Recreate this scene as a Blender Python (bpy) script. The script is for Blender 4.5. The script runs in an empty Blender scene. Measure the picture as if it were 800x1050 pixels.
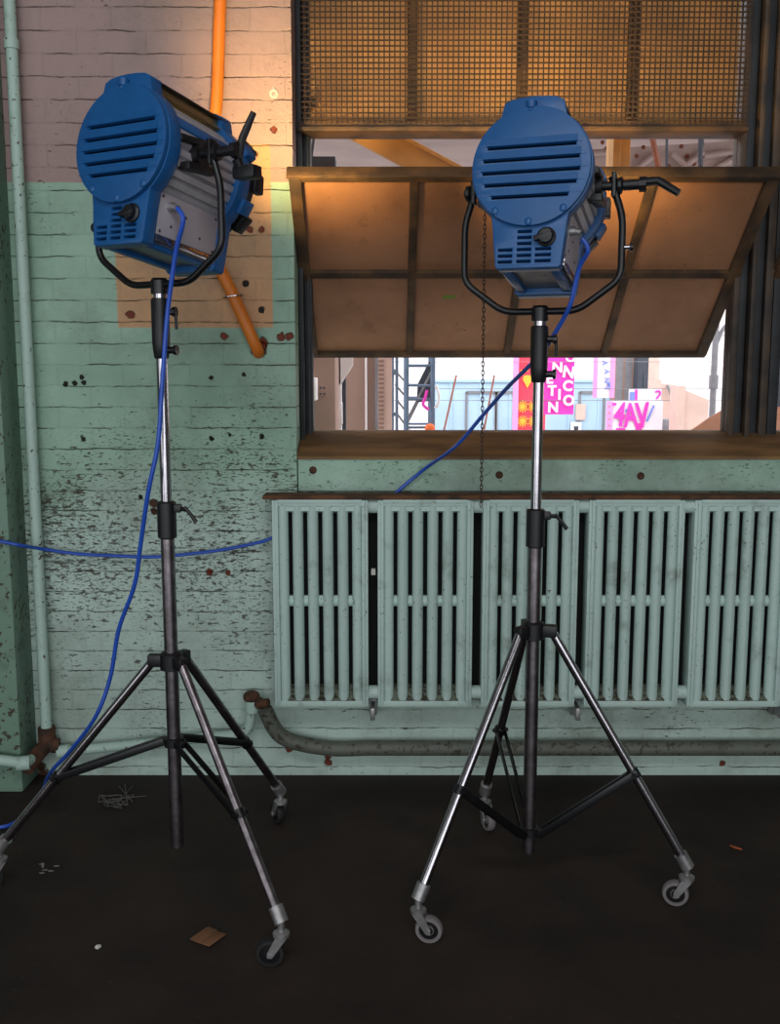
import bpy, bmesh, math, random
from mathutils import Vector, Matrix
R = math.radians
PI = math.pi
random.seed(7)
SC = bpy.context.scene
COL = SC.collection

# ------------------------------------------------------------------ camera
TILT = R(8.0)
CAM = Vector((0, -3.4, 1.45))
FW = Vector((0, math.cos(TILT), -math.sin(TILT)))
UPV = Vector((0, math.sin(TILT), math.cos(TILT)))
def ray(px, py):
    return FW + Vector((1, 0, 0)) * ((px - 400) / 1000) + UPV * ((525 - py) / 1000)
def at(px, py, Y):
    d = ray(px, py); return CAM + d * ((Y - CAM.y) / d.y)
def at_z(px, py, z):
    d = ray(px, py); return CAM + d * ((z - CAM.z) / d.z)
cd = bpy.data.cameras.new('camera'); cam = bpy.data.objects.new('camera', cd); COL.objects.link(cam)
cd.sensor_fit = 'VERTICAL'; cd.sensor_height = 36; cd.sensor_width = 36; cd.lens = 36 * 1000 / 1050
cd.clip_end = 200
cam.location = CAM; cam.rotation_euler = (PI / 2 - TILT, 0, 0)
SC.camera = cam
SC.view_settings.view_transform = 'Standard'
SC.view_settings.look = 'None'
SC.view_settings.gamma = 1
SC.view_settings.use_curve_mapping = False
SC.view_settings.exposure = 0

# ------------------------------------------------------------------ materials
def s2l(c):
    return tuple(((v / 255) / 12.92 if v / 255 <= .04045 else ((v / 255 + .055) / 1.055) ** 2.4) for v in c) + (1,)
class NT:
    def __init__(s, name):
        s.m = bpy.data.materials.new(name); s.m.use_nodes = True
        s.t = s.m.node_tree; s.n = s.t.nodes; s.b = s.n['Principled BSDF']
    def node(s, typ, **kw):
        n = s.n.new(typ)
        for k, v in kw.items():
            if k.startswith('i_'):
                s.put(n.inputs[k[2:].replace('_', ' ')], v)
            else: setattr(n, k, v)
        return n
    def put(s, sock, v):
        if isinstance(v, bpy.types.NodeSocket): s.t.links.new(v, sock)
        else: sock.default_value = v
    def math(s, op, a, b=0.0, clamp=False):
        n = s.n.new('ShaderNodeMath'); n.operation = op; n.use_clamp = clamp
        s.put(n.inputs[0], a); s.put(n.inputs[1], b); return n.outputs[0]
    def mix(s, f, a, b, mode='MIX'):
        n = s.n.new('ShaderNodeMix'); n.data_type = 'RGBA'; n.blend_type = mode
        s.put(n.inputs[0], f); s.put(n.inputs[6], a); s.put(n.inputs[7], b); return n.outputs[2]
    def ss(s, v, lo, hi):
        n = s.n.new('ShaderNodeMapRange'); n.interpolation_type = 'SMOOTHSTEP'
        s.put(n.inputs[0], v); n.inputs[1].default_value = lo; n.inputs[2].default_value = hi; return n.outputs[0]
    def obj(s):
        return s.node('ShaderNodeTexCoord').outputs['Object']
    def noise(s, vec, scale, detail=4, rough=.55, dist=0):
        n = s.n.new('ShaderNodeTexNoise'); s.put(n.inputs['Vector'], vec)
        n.inputs['Scale'].default_value = scale; n.inputs['Detail'].default_value = detail
        n.inputs['Roughness'].default_value = rough; n.inputs['Distortion'].default_value = dist
        return n.outputs['Fac']
    def bump(s, h, strength, dist=.01):
        n = s.n.new('ShaderNodeBump'); s.put(n.inputs['Height'], h)
        n.inputs['Strength'].default_value = strength; n.inputs['Distance'].default_value = dist
        s.t.links.new(n.outputs[0], s.b.inputs['Normal'])
    def base(s, v): s.put(s.b.inputs['Base Color'], v)
    def rough(s, v): s.put(s.b.inputs['Roughness'], v)

def simple(name, c, rough=.5, metal=0, var=.25, scale=12, bump=0, spec=.5, c2=None, stretch=None):
    t = NT(name); v = t.obj()
    if stretch:
        mp = t.node('ShaderNodeMapping'); t.put(mp.inputs['Vector'], v); mp.inputs['Scale'].default_value = stretch; v = mp.outputs[0]
    n = t.noise(v, scale, 5)
    a = s2l(c); b = s2l(c2) if c2 else tuple(x * (1 - var) for x in a[:3]) + (1,)
    t.base(t.mix(t.ss(n, .35, .65), a, b)); t.rough(rough)
    t.b.inputs['Metallic'].default_value = metal
    t.b.inputs['Specular IOR Level'].default_value = spec
    if bump: t.bump(t.noise(v, scale * 6, 4), bump, .004)
    return t.m

def painted(name, c, chip, chip_amt=.62, rough=.55, dirt=(60, 52, 42), dirt_amt=.5, bump=.3, scale=55):
    """old paint with chips and grime"""
    t = NT(name); v = t.obj()
    col = t.mix(t.noise(v, 3, 4), s2l(c), tuple(x * .78 for x in s2l(c)[:3]) + (1,))
    ch = t.ss(t.math('ADD', t.noise(v, scale, 5, .6), t.math('MULTIPLY', t.noise(v, 4, 3), .25)), chip_amt + .12, chip_amt + .16)
    col = t.mix(ch, col, s2l(chip))
    d = t.ss(t.noise(v, 7, 6, .65), .52, .78)
    col = t.mix(t.math('MULTIPLY', d, dirt_amt), col, s2l(dirt))
    t.base(col); t.rough(rough)
    t.bump(t.math('SUBTRACT', t.noise(v, 40, 4), t.math('MULTIPLY', ch, 1.0)), bump, .004)
    return t.m

CREAM = (172, 146, 142); GREEN = (164, 196, 176)
def wall_material(with_spots=True, brick=True):
    t = NT('painted_brick' if brick else 'painted_concrete'); o = t.obj()
    sx = t.node('ShaderNodeSeparateXYZ'); t.put(sx.inputs[0], o)
    x, y, z = sx.outputs
    wob = t.math('MULTIPLY', t.math('SUBTRACT', t.noise(o, 9, 6, .62), .5), .022)
    cb = t.node('ShaderNodeCombineXYZ')
    t.put(cb.inputs[0], t.math('ADD', x, t.math('ADD', wob, t.math('MULTIPLY', y, 1.0)))); t.put(cb.inputs[1], t.math('ADD', t.math('SUBTRACT', z, 1.484), wob))
    br = t.node('ShaderNodeTexBrick'); t.put(br.inputs['Vector'], cb.outputs[0])
    br.inputs['Scale'].default_value = 1; br.inputs['Mortar Size'].default_value = .0045
    br.inputs['Mortar Smooth'].default_value = .6
    br.inputs['Brick Width'].default_value = .23; br.inputs['Row Height'].default_value = .0726
    br.inputs['Color1'].default_value = (1, 1, 1, 1); br.inputs['Color2'].default_value = (.8, .8, .8, 1); br.inputs['Mortar'].default_value = (.8, .8, .8, 1)
    mort = br.outputs['Fac']
    # thin crack along the bed joints only
    fr = t.math('FRACT', t.math('DIVIDE', t.math('ADD', t.math('SUBTRACT', z, 1.484), t.math('MULTIPLY', wob, 1.0)), .0726))
    dist = t.math('ABSOLUTE', t.math('SUBTRACT', t.math('ABSOLUTE', t.math('SUBTRACT', fr, .5)), .5))
    crack = t.math('SUBTRACT', 1.0, t.ss(dist, .004, .030))
    crack = t.math('MULTIPLY', crack, t.ss(t.noise(o, 6.5, 5, .7), .42, .62))
    zz = t.math('ADD', z, t.math('MULTIPLY', t.math('SUBTRACT', t.noise(o, 14, 3), .5), .012))
    up = t.ss(zz, 2.088, 2.094)
    cream = t.mix(t.noise(o, 2.2, 4), s2l(CREAM), s2l((155, 128, 124)))
    green = t.mix(t.ss(t.noise(o, 2.6, 5), .3, .7), s2l(GREEN), s2l((140, 172, 152)))
    low = t.math('SUBTRACT', 1.0, t.ss(t.math('ADD', z, t.math('MULTIPLY', t.noise(o, 3, 4), .5)), 1.1, 1.45))   # older, paler coat low on the wall
    green = t.mix(t.math('MULTIPLY', low, .62), green, s2l((200, 216, 210)))
    col = t.mix(up, green, cream)
    if with_spots:
        # tan square left where a board once hung
        wv = t.math('MULTIPLY', t.math('SUBTRACT', t.noise(o, 20, 2), .5), .006)
        def box1(v, lo, hi):
            a = t.ss(t.math('ADD', v, wv), lo - .003, lo + .003); b = t.ss(t.math('ADD', v, wv), hi - .003, hi + .003)
            return t.math('SUBTRACT', a, b)
        p0 = at(121, 336, 0); p1 = at(277, 148, 0)
        m = t.math('MULTIPLY', box1(x, p0.x, p1.x), box1(z, p0.z, p1.z))
        col = t.mix(t.math('MULTIPLY', m, .84), col, s2l((206, 148, 102)))
    if brick:
        col = t.mix(t.math('MULTIPLY', t.math('SUBTRACT', 1.0, br.outputs['Color']), .35), col, s2l((110, 128, 112)))
        col = t.mix(t.math('MULTIPLY', mort, .06), col, s2l((70, 66, 52)))
        col = t.mix(t.math('MULTIPLY', crack, .85), col, s2l((40, 32, 24)))
    # chips, denser in the lower middle band
    dens = t.math('MULTIPLY', t.math('MULTIPLY', t.ss(z, .05, .75), t.math('SUBTRACT', 1.0, t.ss(z, 1.0, 1.5))), 1.0 if brick else .35)
    mp = t.node('ShaderNodeMapping'); t.put(mp.inputs['Vector'], o); mp.inputs['Scale'].default_value = (.62, 1, 1.7)
    nz = t.noise(mp.outputs[0], 42, 5, .62)
    lowf = t.noise(o, 3.1, 4)
    thr = t.math('ADD', t.math('ADD', nz, t.math('MULTIPLY', t.math('SUBTRACT', lowf, .5), .22)), t.math('MULTIPLY', dens, .095))
    chip = t.ss(thr, .665, .70) if brick else t.ss(thr, .74, .78)
    col = t.mix(t.math('MULTIPLY', chip, .85), col, s2l((70, 58, 48)))
    # finer flaking along brick edges and in the rough band
    fine = t.math('ADD', t.noise(mp.outputs[0], 95, 6, .7), t.math('ADD', t.math('MULTIPLY', crack, .10 if brick else 0), t.math('ADD', t.math('MULTIPLY', dens, .085), t.math('MULTIPLY', t.math('SUBTRACT', lowf, .5), .25))))
    fch = t.ss(fine, .64, .70)
    col = t.mix(t.math('MULTIPLY', fch, .7 if brick else .4), col, s2l((84, 72, 60)))
    # grime
    g = t.math('MULTIPLY', t.ss(t.noise(o, 2.3, 7, .7), .42, .75), .55)
    col = t.mix(g, col, s2l((96, 96, 84)))
    h = t.math('SUBTRACT', t.math('ADD', t.math('MULTIPLY', t.noise(o, 16, 7, .65), .9), t.math('MULTIPLY', fch, -.3)), t.math('ADD', t.math('MULTIPLY', mort, .10 if brick else 0), t.math('ADD', t.math('MULTIPLY', crack, .8 if brick else 0), t.math('MULTIPLY', chip, .35))))
    if with_spots:
        nd = t.math('MULTIPLY', t.math('SUBTRACT', t.noise(o, 45, 3), .5), .028)
        spots = [(281,133,.012,'r'),(261,158,.012,'b'),(247,222,.013,'r'),(257,235,.012,'r'),(268,235,.012,'r'),(250,235,.009,'r'),
                 (252,291,.012,'k'),(134,323,.015,'r'),(268,318,.013,'k'),(230,345,.014,'r'),(288,345,.014,'r'),(297,345,.016,'r'),
                 (265,358,.03,'b'),(269,352,.022,'r'),(84,387,.009,'k'),(217,387,.009,'k'),(250,384,.007,'k'),(85,450,.012,'k'),
                 (217,450,.009,'k'),(268,447,.010,'k'),(235,446,.007,'k'),(144,510,.007,'k'),(158,517,.018,'b'),(158,524,.015,'b'),
                 (215,586,.014,'r'),(234,587,.010,'r'),(297,768,.014,'r'),(336,782,.014,'r'),(336,776,.012,'r'),(741,782,.012,'r'),
                 (76,393,.012,'k'),(86,393,.010,'k'),(68,394,.008,'k'),(45,795,.03,'b'),(38,785,.03,'b')]
        cc = {'r': (112, 48, 30), 'b': (70, 42, 26), 'k': (22, 18, 15), 's': (84, 74, 60)}
        for px, py, r, k in spots:
            p = at(px, py, 0)
            n = t.node('ShaderNodeVectorMath', operation='DISTANCE'); t.put(n.inputs[0], o); n.inputs[1].default_value = p
            f = t.math('SUBTRACT', 1.0, t.ss(t.math('ADD', n.outputs['Value'], nd), r * .7, r * 1.05))
            col = t.mix(f, col, s2l(cc[k]))
            h = t.math('SUBTRACT', h, t.math('MULTIPLY', f, 1.2))
    t.base(col); t.rough(.62); t.b.inputs['Specular IOR Level'].default_value = .3
    t.bump(h, .8, .010)
    return t.m

M = {}
M['brick'] = wall_material()
M['brick_plain'] = wall_material(False)
M['concrete'] = wall_material(False, False)
M['inner'] = simple('dim_plaster', (140, 136, 130), .8, var=.3, scale=3)
def floor_mat():
    t = NT('worn_dark_floor'); o = t.obj()
    c = t.mix(t.ss(t.noise(o, 2.5, 6, .6), .3, .7), s2l((54, 44, 39)), s2l((38, 32, 29)))
    c = t.mix(t.ss(t.noise(o, 60, 5, .7), .62, .75), c, s2l((84, 72, 64)))
    c = t.mix(t.math('MULTIPLY', t.ss(t.noise(o, .9, 5, .6), .55, .8), .5), c, s2l((70, 60, 53)))
    t.base(c); t.rough(.8); t.b.inputs['Specular IOR Level'].default_value = .25
    t.bump(t.noise(o, 70, 5, .7), .35, .004); return t.m
M['floor'] = floor_mat()
M['blue'] = simple('blue_enamel', (19, 84, 142), .42, var=.10, scale=30, bump=.05)
M['black'] = simple('black_plastic', (20, 20, 23), .45, var=.3, bump=.05)
M['black_metal'] = simple('black_painted_steel', (17, 17, 20), .38, var=.3)
M['void'] = simple('black_gap_shade', (8, 8, 9), .9, var=.2)  # near black standing in for the shade inside slots and gaps
M['chrome'] = simple('chromed_steel', (176, 172, 178), .2, 1, var=.15, scale=40)
M['steel'] = simple('worn_steel', (146, 138, 142), .36, 1, var=.4, scale=30)
M['cast'] = simple('cast_zinc', (178, 176, 176), .45, .8, var=.3, scale=30)
M['alu'] = simple('bare_aluminium', (186, 180, 186), .42, .3, var=.15, scale=20)
M['alu_dark'] = simple('dull_aluminium', (120, 116, 120), .4, .4, var=.3, scale=20)
M['alu_sheet'] = simple('pale_aluminium_sheet', (186, 178, 186), .55, .4, var=.08, scale=8)
M['polish'] = simple('polished_reflector', (200, 176, 130), .32, 1, var=.1)
M['rubber'] = simple('black_rubber', (24, 23, 23), .7, var=.3)
M['grey_rubber'] = simple('grey_rubber', (122, 116, 116), .6, var=.2)
M['cable'] = simple('blue_cable_sheath', (38, 84, 188), .4, var=.12)
M['orange'] = simple('orange_conduit', (224, 124, 34), .5, var=.2, scale=8)
M['rad'] = painted('radiator_paint', (192, 216, 208), (104, 96, 78), .655, dirt=(78, 74, 58), dirt_amt=.7, scale=90)
M['pillar'] = painted('dark_pillar_paint', (122, 152, 134), (70, 64, 50), .60, dirt=(62, 66, 54), dirt_amt=.75, scale=50)  # darker green than the wall coat
M['soot'] = painted('soot_stained_paint', (104, 112, 96), (46, 38, 28), .50, dirt=(50, 42, 32), dirt_amt=.85, scale=70)
M['pipe'] = painted('pipe_paint', (182, 208, 196), (80, 70, 54), .62, dirt=(80, 72, 56), dirt_amt=.5)
M['dirty_pipe'] = painted('grimy_pipe', (100, 104, 94), (66, 60, 50), .56, dirt=(44, 36, 28), dirt_amt=.8)
M['rust'] = simple('rusty_iron', (92, 58, 38), .85, var=.3, scale=25, bump=.4, c2=(52, 36, 26))
M['rust_ledge'] = simple('rusty_ledge', (104, 66, 40), .85, var=.3, scale=18, bump=.4, c2=(60, 42, 28))
M['sill'] = simple('bare_brown_timber', (136, 102, 62), .75, var=.3, scale=5, bump=.3, c2=(96, 72, 44), stretch=(.6, 3, 3))
M['frame'] = simple('old_brown_window_steel', (92, 66, 40), .7, var=.3, scale=9, bump=.3, c2=(54, 40, 28))
M['frame_dark'] = simple('dark_window_steel', (76, 60, 46), .65, var=.3, scale=9, bump=.25, c2=(46, 40, 36))
M['frame_blue'] = simple('slate_window_channel', (36, 40, 44), .6, var=.3, scale=9, c2=(24, 26, 28))
def pane_mat(name, c1, c2, speck=True):
    t = NT(name); o = t.obj()
    c = t.mix(t.ss(t.noise(o, 2.5, 5, .6), .3, .72), s2l(c1), s2l(c2))
    c = t.mix(t.math('MULTIPLY', t.ss(t.noise(o, 11, 6, .7), .55, .8), .5), c, s2l((84, 58, 40)))
    if speck:
        mp = t.node('ShaderNodeMapping'); t.put(mp.inputs['Vector'], o); mp.inputs['Scale'].default_value = (1.5, 1, 1)
        sp = t.ss(t.math('ADD', t.noise(mp.outputs[0], 60, 3, .6), t.math('MULTIPLY', t.noise(o, 4, 3), .2)), .80, .84)
        c = t.mix(t.math('MULTIPLY', sp, .8), c, s2l((46, 32, 24)))
    t.base(c); t.rough(.5); t.b.inputs['Specular IOR Level'].default_value = .3
    t.bump(t.noise(o, 30, 3), .1, .003); return t.m
M['pane'] = pane_mat('grimy_painted_glass', (170, 122, 90), (136, 96, 70))
M['pane_up'] = pane_mat('grimy_yellowed_glass', (206, 158, 100), (168, 122, 74), False)
M['wire'] = simple('rusty_wire', (62, 42, 26), .8, var=.4, scale=8, c2=(40, 28, 20))
M['chain'] = simple('dark_iron_chain', (64, 46, 34), .6, .2, var=.3)
M['card'] = simple('brown_cardboard', (124, 84, 56), .85, var=.2)
M['white'] = simple('white_scrap', (200, 196, 190), .8, var=.1)
M['strap'] = simple('thin_clear_strapping', (120, 116, 110), .5, var=.2)
M['stick'] = simple('splintered_orange_wood', (150, 74, 40), .8, var=.2)
M['o_white'] = simple('whitewashed_wall', (226, 220, 220), .85, var=.06, scale=2)
M['o_pink'] = simple('pinkish_plaster', (206, 176, 164), .85, var=.12, scale=3)
M['o_beige'] = simple('beige_plaster', (152, 124, 112), .85, var=.12, scale=3)
M['o_blue'] = simple('pale_blue_panel', (160, 186, 206), .7, var=.1, scale=2)
M['o_bluedk'] = simple('blue_grey_steel', (92, 112, 134), .6, var=.15)
M['o_grey'] = simple('mid_grey_paint', (120, 118, 122), .7, var=.15)
M['o_dark'] = simple('charcoal_paint', (50, 54, 64), .7, var=.15)
M['o_floor'] = simple('yard_concrete', (170, 164, 158), .85, var=.15, scale=2)
M['o_steel'] = simple('pale_riveted_steel', (172, 154, 152), .7, var=.15, scale=3)
M['o_rust'] = simple('red_oxide_rod', (122, 66, 44), .7, var=.2)
M['o_wood'] = simple('yellow_primer_timber', (196, 150, 92), .75, var=.2, scale=6)
M['o_ply'] = simple('plywood_sheet', (172, 122, 98), .8, var=.12, scale=4)
M['b_mag'] = simple('magenta_banner_cloth', (226, 60, 178), .8, var=.04)
M['b_red'] = simple('coral_red_banner_cloth', (232, 66, 88), .8, var=.04)
M['b_white'] = simple('white_banner_cloth', (232, 226, 234), .8, var=.03)
M['b_pink'] = simple('light_pink_print', (236, 150, 204), .8, var=.04)
M['b_yel'] = simple('yellow_print', (236, 180, 60), .8, var=.04)
M['b_blue'] = simple('blue_print', (120, 140, 214), .8, var=.04)
M['b_orange'] = simple('orange_print', (232, 110, 60), .8, var=.04)
def lamp_glow():
    t = NT('lit_fresnel_glass'); t.base((.9, .8, .6, 1)); t.rough(.2)
    t.put(t.b.inputs['Emission Color'], (1, .55, .18, 1)); t.put(t.b.inputs['Emission Strength'], 1.5); return t.m
M['lens'] = lamp_glow()

# ------------------------------------------------------------------ mesh helpers
class MB:
    def __init__(s): s.bm = bmesh.new(); s.X = Matrix()
    def _add(s, verts, M_):
        bmesh.ops.transform(s.bm, matrix=s.X @ M_, verts=verts)
    def box(s, lo, hi, bev=0, mat=Matrix()):
        lo = Vector(lo); hi = Vector(hi)
        g = bmesh.ops.create_cube(s.bm, size=1)
        vs = g['verts']; d = hi - lo
        bmesh.ops.transform(s.bm, matrix=Matrix.Translation((lo + hi) / 2) @ Matrix.Diagonal((*d, 1)), verts=vs)
        if bev:
            es = list({e for v in vs for e in v.link_edges})
            r = bmesh.ops.bevel(s.bm, geom=es, offset=bev, segments=2, affect='EDGES', profile=.5)
            vs = list({v for f in r['faces'] for v in f.verts} | {v for v in vs if v.is_valid})
            # all verts of the bevelled island
            seen = set(vs); st = list(vs)
            while st:
                v = st.pop()
                for e in v.link_edges:
                    w = e.other_vert(v)
                    if w not in seen: seen.add(w); st.append(w)
            vs = list(seen)
        s._add(vs, mat); return s
    def tube(s, pts, r, seg=10, caps=True, closed=False):
        pts = [Vector(p) for p in pts]; n = len(pts)
        rs = r if isinstance(r, (list, tuple)) else [r] * n
        rings = []; up = None
        for i, p in enumerate(pts):
            if closed: t = pts[(i + 1) % n] - pts[i - 1]
            else: t = pts[min(i + 1, n - 1)] - pts[max(i - 1, 0)]
            t.normalize()
            if up is None:
                a = Vector((0, 0, 1)) if abs(t.z) < .9 else Vector((0, 1, 0))
                up = (a - t * a.dot(t)).normalized()
            else:
                up = (up - t * up.dot(t)).normalized()
            b = t.cross(up)
            rings.append([s.bm.verts.new(s.X @ (p + (up * math.cos(2 * PI * k / seg) + b * math.sin(2 * PI * k / seg)) * rs[i])) for k in range(seg)])
        m = n if closed else n - 1
        for i in range(m):
            a = rings[i]; c = rings[(i + 1) % n]
            for k in range(seg):
                s.bm.faces.new((a[k], a[(k + 1) % seg], c[(k + 1) % seg], c[k]))
        if caps and not closed:
            s.bm.faces.new(rings[0][::-1]); s.bm.faces.new(rings[-1])
        return s
    def cyl(s, a, b, r, seg=16, r2=None):
        return s.tube([a, b], [r, r if r2 is None else r2], seg)
    def prism(s, poly, a, b, axis='y'):
        """polygon in (u,v) extruded along axis from a to b"""
        def P(u, v, w):
            return {'y': (u, w, v), 'x': (w, u, v), 'z': (u, v, w)}[axis]
        f = [s.bm.verts.new(s.X @ Vector(P(u, v, a))) for u, v in poly]
        g = [s.bm.verts.new(s.X @ Vector(P(u, v, b))) for u, v in poly]
        n = len(poly)
        s.bm.faces.new(f); s.bm.faces.new(g[::-1])
        for i in range(n):
            s.bm.faces.new((f[i], g[i], g[(i + 1) % n], f[(i + 1) % n]))
        return s
    def lathe(s, prof, seg=24, mat=Matrix()):
        """profile (r, h) about local z"""
        rings = []
        for r, h in prof:
            rings.append([s.bm.verts.new(s.X @ mat @ Vector((r * math.cos(2 * PI * k / seg), r * math.sin(2 * PI * k / seg), h))) for k in range(seg)])
        for a, c in zip(rings, rings[1:]):
            for k in range(seg):
                s.bm.faces.new((a[k], a[(k + 1) % seg], c[(k + 1) % seg], c[k]))
        if prof[0][0] > 1e-5: s.bm.faces.new(rings[0][::-1])
        if prof[-1][0] > 1e-5: s.bm.faces.new(rings[-1])
        return s
    def ball(s, c, r, sc=(1, 1, 1), seg=12):
        g = bmesh.ops.create_uvsphere(s.bm, u_segments=seg, v_segments=max(6, seg // 2), radius=r)
        s._add(g['verts'], Matrix.Translation(c) @ Matrix.Diagonal((*sc, 1))); return s
    def mesh(s, me, mat=Matrix()):
        n0 = len(s.bm.verts); s.bm.from_mesh(me); s.bm.verts.ensure_lookup_table()
        bmesh.ops.transform(s.bm, matrix=s.X @ mat, verts=s.bm.verts[n0:]); return s
    def build(s, name, mat, parent=None, ang=35, **props):
        bmesh.ops.remove_doubles(s.bm, verts=s.bm.verts, dist=1e-6)
        bmesh.ops.recalc_face_normals(s.bm, faces=s.bm.faces)
        me = bpy.data.meshes.new(name); s.bm.to_mesh(me); s.bm.free()
        for m in (mat if isinstance(mat, list) else [mat]): me.materials.append(m)
        for p in me.polygons: p.use_smooth = True
        me.set_sharp_from_angle(angle=R(ang))
        o = bpy.data.objects.new(name, me); COL.objects.link(o)
        if parent: o.parent = parent
        for k, v in props.items(): o[k] = v
        return o
def thing(name, label, cat, loc=(0, 0, 0), rz=0, group=None):
    o = bpy.data.objects.new(name, None); COL.objects.link(o); o.empty_display_size = .1
    o.location = loc; o.rotation_euler = (0, 0, rz); o['label'] = label; o['category'] = cat
    if group: o['group'] = group
    return o
def tag(o, label, cat, group=None):
    o['label'] = label; o['category'] = cat
    if group: o['group'] = group
    return o
def struct(name, loc=None):
    o = bpy.data.objects.new(name, None); COL.objects.link(o); o['kind'] = 'structure'
    if loc: o.location = loc
    return o
def smooth(pts, n=8, closed=False):
    P = [Vector(p) for p in pts]; out = []; m = len(P)
    for i in range(m if closed else m - 1):
        if closed: p0, p1, p2, p3 = P[i - 1], P[i], P[(i + 1) % m], P[(i + 2) % m]
        else: p0, p1, p2, p3 = P[max(i - 1, 0)], P[i], P[i + 1], P[min(i + 2, m - 1)]
        for k in range(n):
            t = k / n
            out.append(.5 * ((2 * p1) + (p2 - p0) * t + (2 * p0 - 5 * p1 + 4 * p2 - p3) * t * t + (3 * p1 - p0 - 3 * p2 + p3) * t ** 3))
    if not closed: out.append(P[-1])
    return out
def fillet(pts, r, n=6):
    P = [Vector(p) for p in pts]; out = [P[0]]
    for a, b, c in zip(P, P[1:], P[2:]):
        u = (a - b); v = (c - b); l = min(r, u.length * .49, v.length * .49)
        p = b + u.normalized() * l; q = b + v.normalized() * l
        for k in range(n + 1):
            t = k / n; out.append(p * (1 - t) ** 2 + b * 2 * t * (1 - t) + q * t * t)
    out.append(P[-1]); return out
def plate(outline, holes, y0, y1, bev=.003):
    """plate in the x/z plane with through holes, from y0 (near) to y1"""
    cu = bpy.data.curves.new('plate', 'CURVE'); cu.dimensions = '2D'; cu.fill_mode = 'BOTH'
    cu.extrude = (y1 - y0) / 2 - bev; cu.bevel_depth = bev; cu.bevel_resolution = 1; cu.offset = -bev
    for poly in [outline] + holes:
        sp = cu.splines.new('POLY'); sp.points.add(len(poly) - 1); sp.use_cyclic_u = True
        for i, (u, v) in enumerate(poly): sp.points[i].co = (u, v, 0, 1)
    o = bpy.data.objects.new('plate', cu); COL.objects.link(o)
    dg = bpy.context.evaluated_depsgraph_get()
    me = bpy.data.meshes.new_from_object(o.evaluated_get(dg))
    bpy.data.objects.remove(o); bpy.data.curves.remove(cu)
    me.transform(Matrix.Translation((0, (y0 + y1) / 2, 0)) @ Matrix.Rotation(PI / 2, 4, 'X'))
    return me
def text_mesh(body, size, extrude=.002):
    cu = bpy.data.curves.new('lettering', 'FONT'); cu.body = body; cu.size = size; cu.extrude = extrude
    cu.align_x = 'CENTER'; cu.align_y = 'CENTER'; cu.offset = size * .035
    o = bpy.data.objects.new('lettering', cu); COL.objects.link(o)
    dg = bpy.context.evaluated_depsgraph_get()
    me = bpy.data.meshes.new_from_object(o.evaluated_get(dg))
    bpy.data.objects.remove(o); bpy.data.curves.remove(cu)
    me.transform(Matrix.Rotation(PI / 2, 4, 'X')); return me
def arc(cx, cz, r, a0, a1, n):
    return [(cx + r * math.cos(R(a0 + (a1 - a0) * k / n)), cz + r * math.sin(R(a0 + (a1 - a0) * k / n))) for k in range(n + 1)]

# ------------------------------------------------------------------ room shell
JX = -.326                                       # left jamb of the window opening
SILLZ = 1.16
m = MB()
m.box((-4, 0, 0), (JX, .3, 4.5))
m.box((JX, 0, 3.16), (5, .3, 4.5))
m.box((2.96, 0, 0), (5, .3, 3.16))
m.box((JX, .0, 0), (2.96, .3, 1.043))
m.build('wall_back', M['brick'], kind='structure')
m = MB(); m.box((JX + .004, -.006, 1.046), (2.96, .3, SILLZ + .004), .005)
m.build('trim_1', M['concrete'], kind='structure')
m = MB(); m.box((-1.95, -.15, 0), (-1.287, .02, 4.5), .008)
m.build('trim_2', M['pillar'], kind='structure')
MB().box((-4, -9, -.1), (5, 0.02, 0)).build('floor', M['floor'], kind='structure')
MB().box((-4, -9, 4.5), (5, .3, 4.6)).build('ceiling', M['inner'], kind='structure')
MB().box((-4.1, -9, 0), (-4, .3, 4.5)).build('wall_left', M['inner'], kind='structure')
MB().box((5, -9, 0), (5.1, .3, 4.5)).build('wall_right', M['inner'], kind='structure')
MB().box((-4, -9.1, 0), (5, -9, 4.5)).build('wall_front', M['inner'], kind='structure')

# sloping timber sill
m = MB(); b_ = at(600, 443, .20); f_ = at(600, 470, -.012)
m.prism([(-.012, f_.z - .004), (-.012, f_.z + .006), (.19, b_.z), (.27, b_.z + .004), (.27, f_.z - .004)], JX + .002, 2.955, 'x')
m.build('trim_3', M['sill'], kind='structure')

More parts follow.
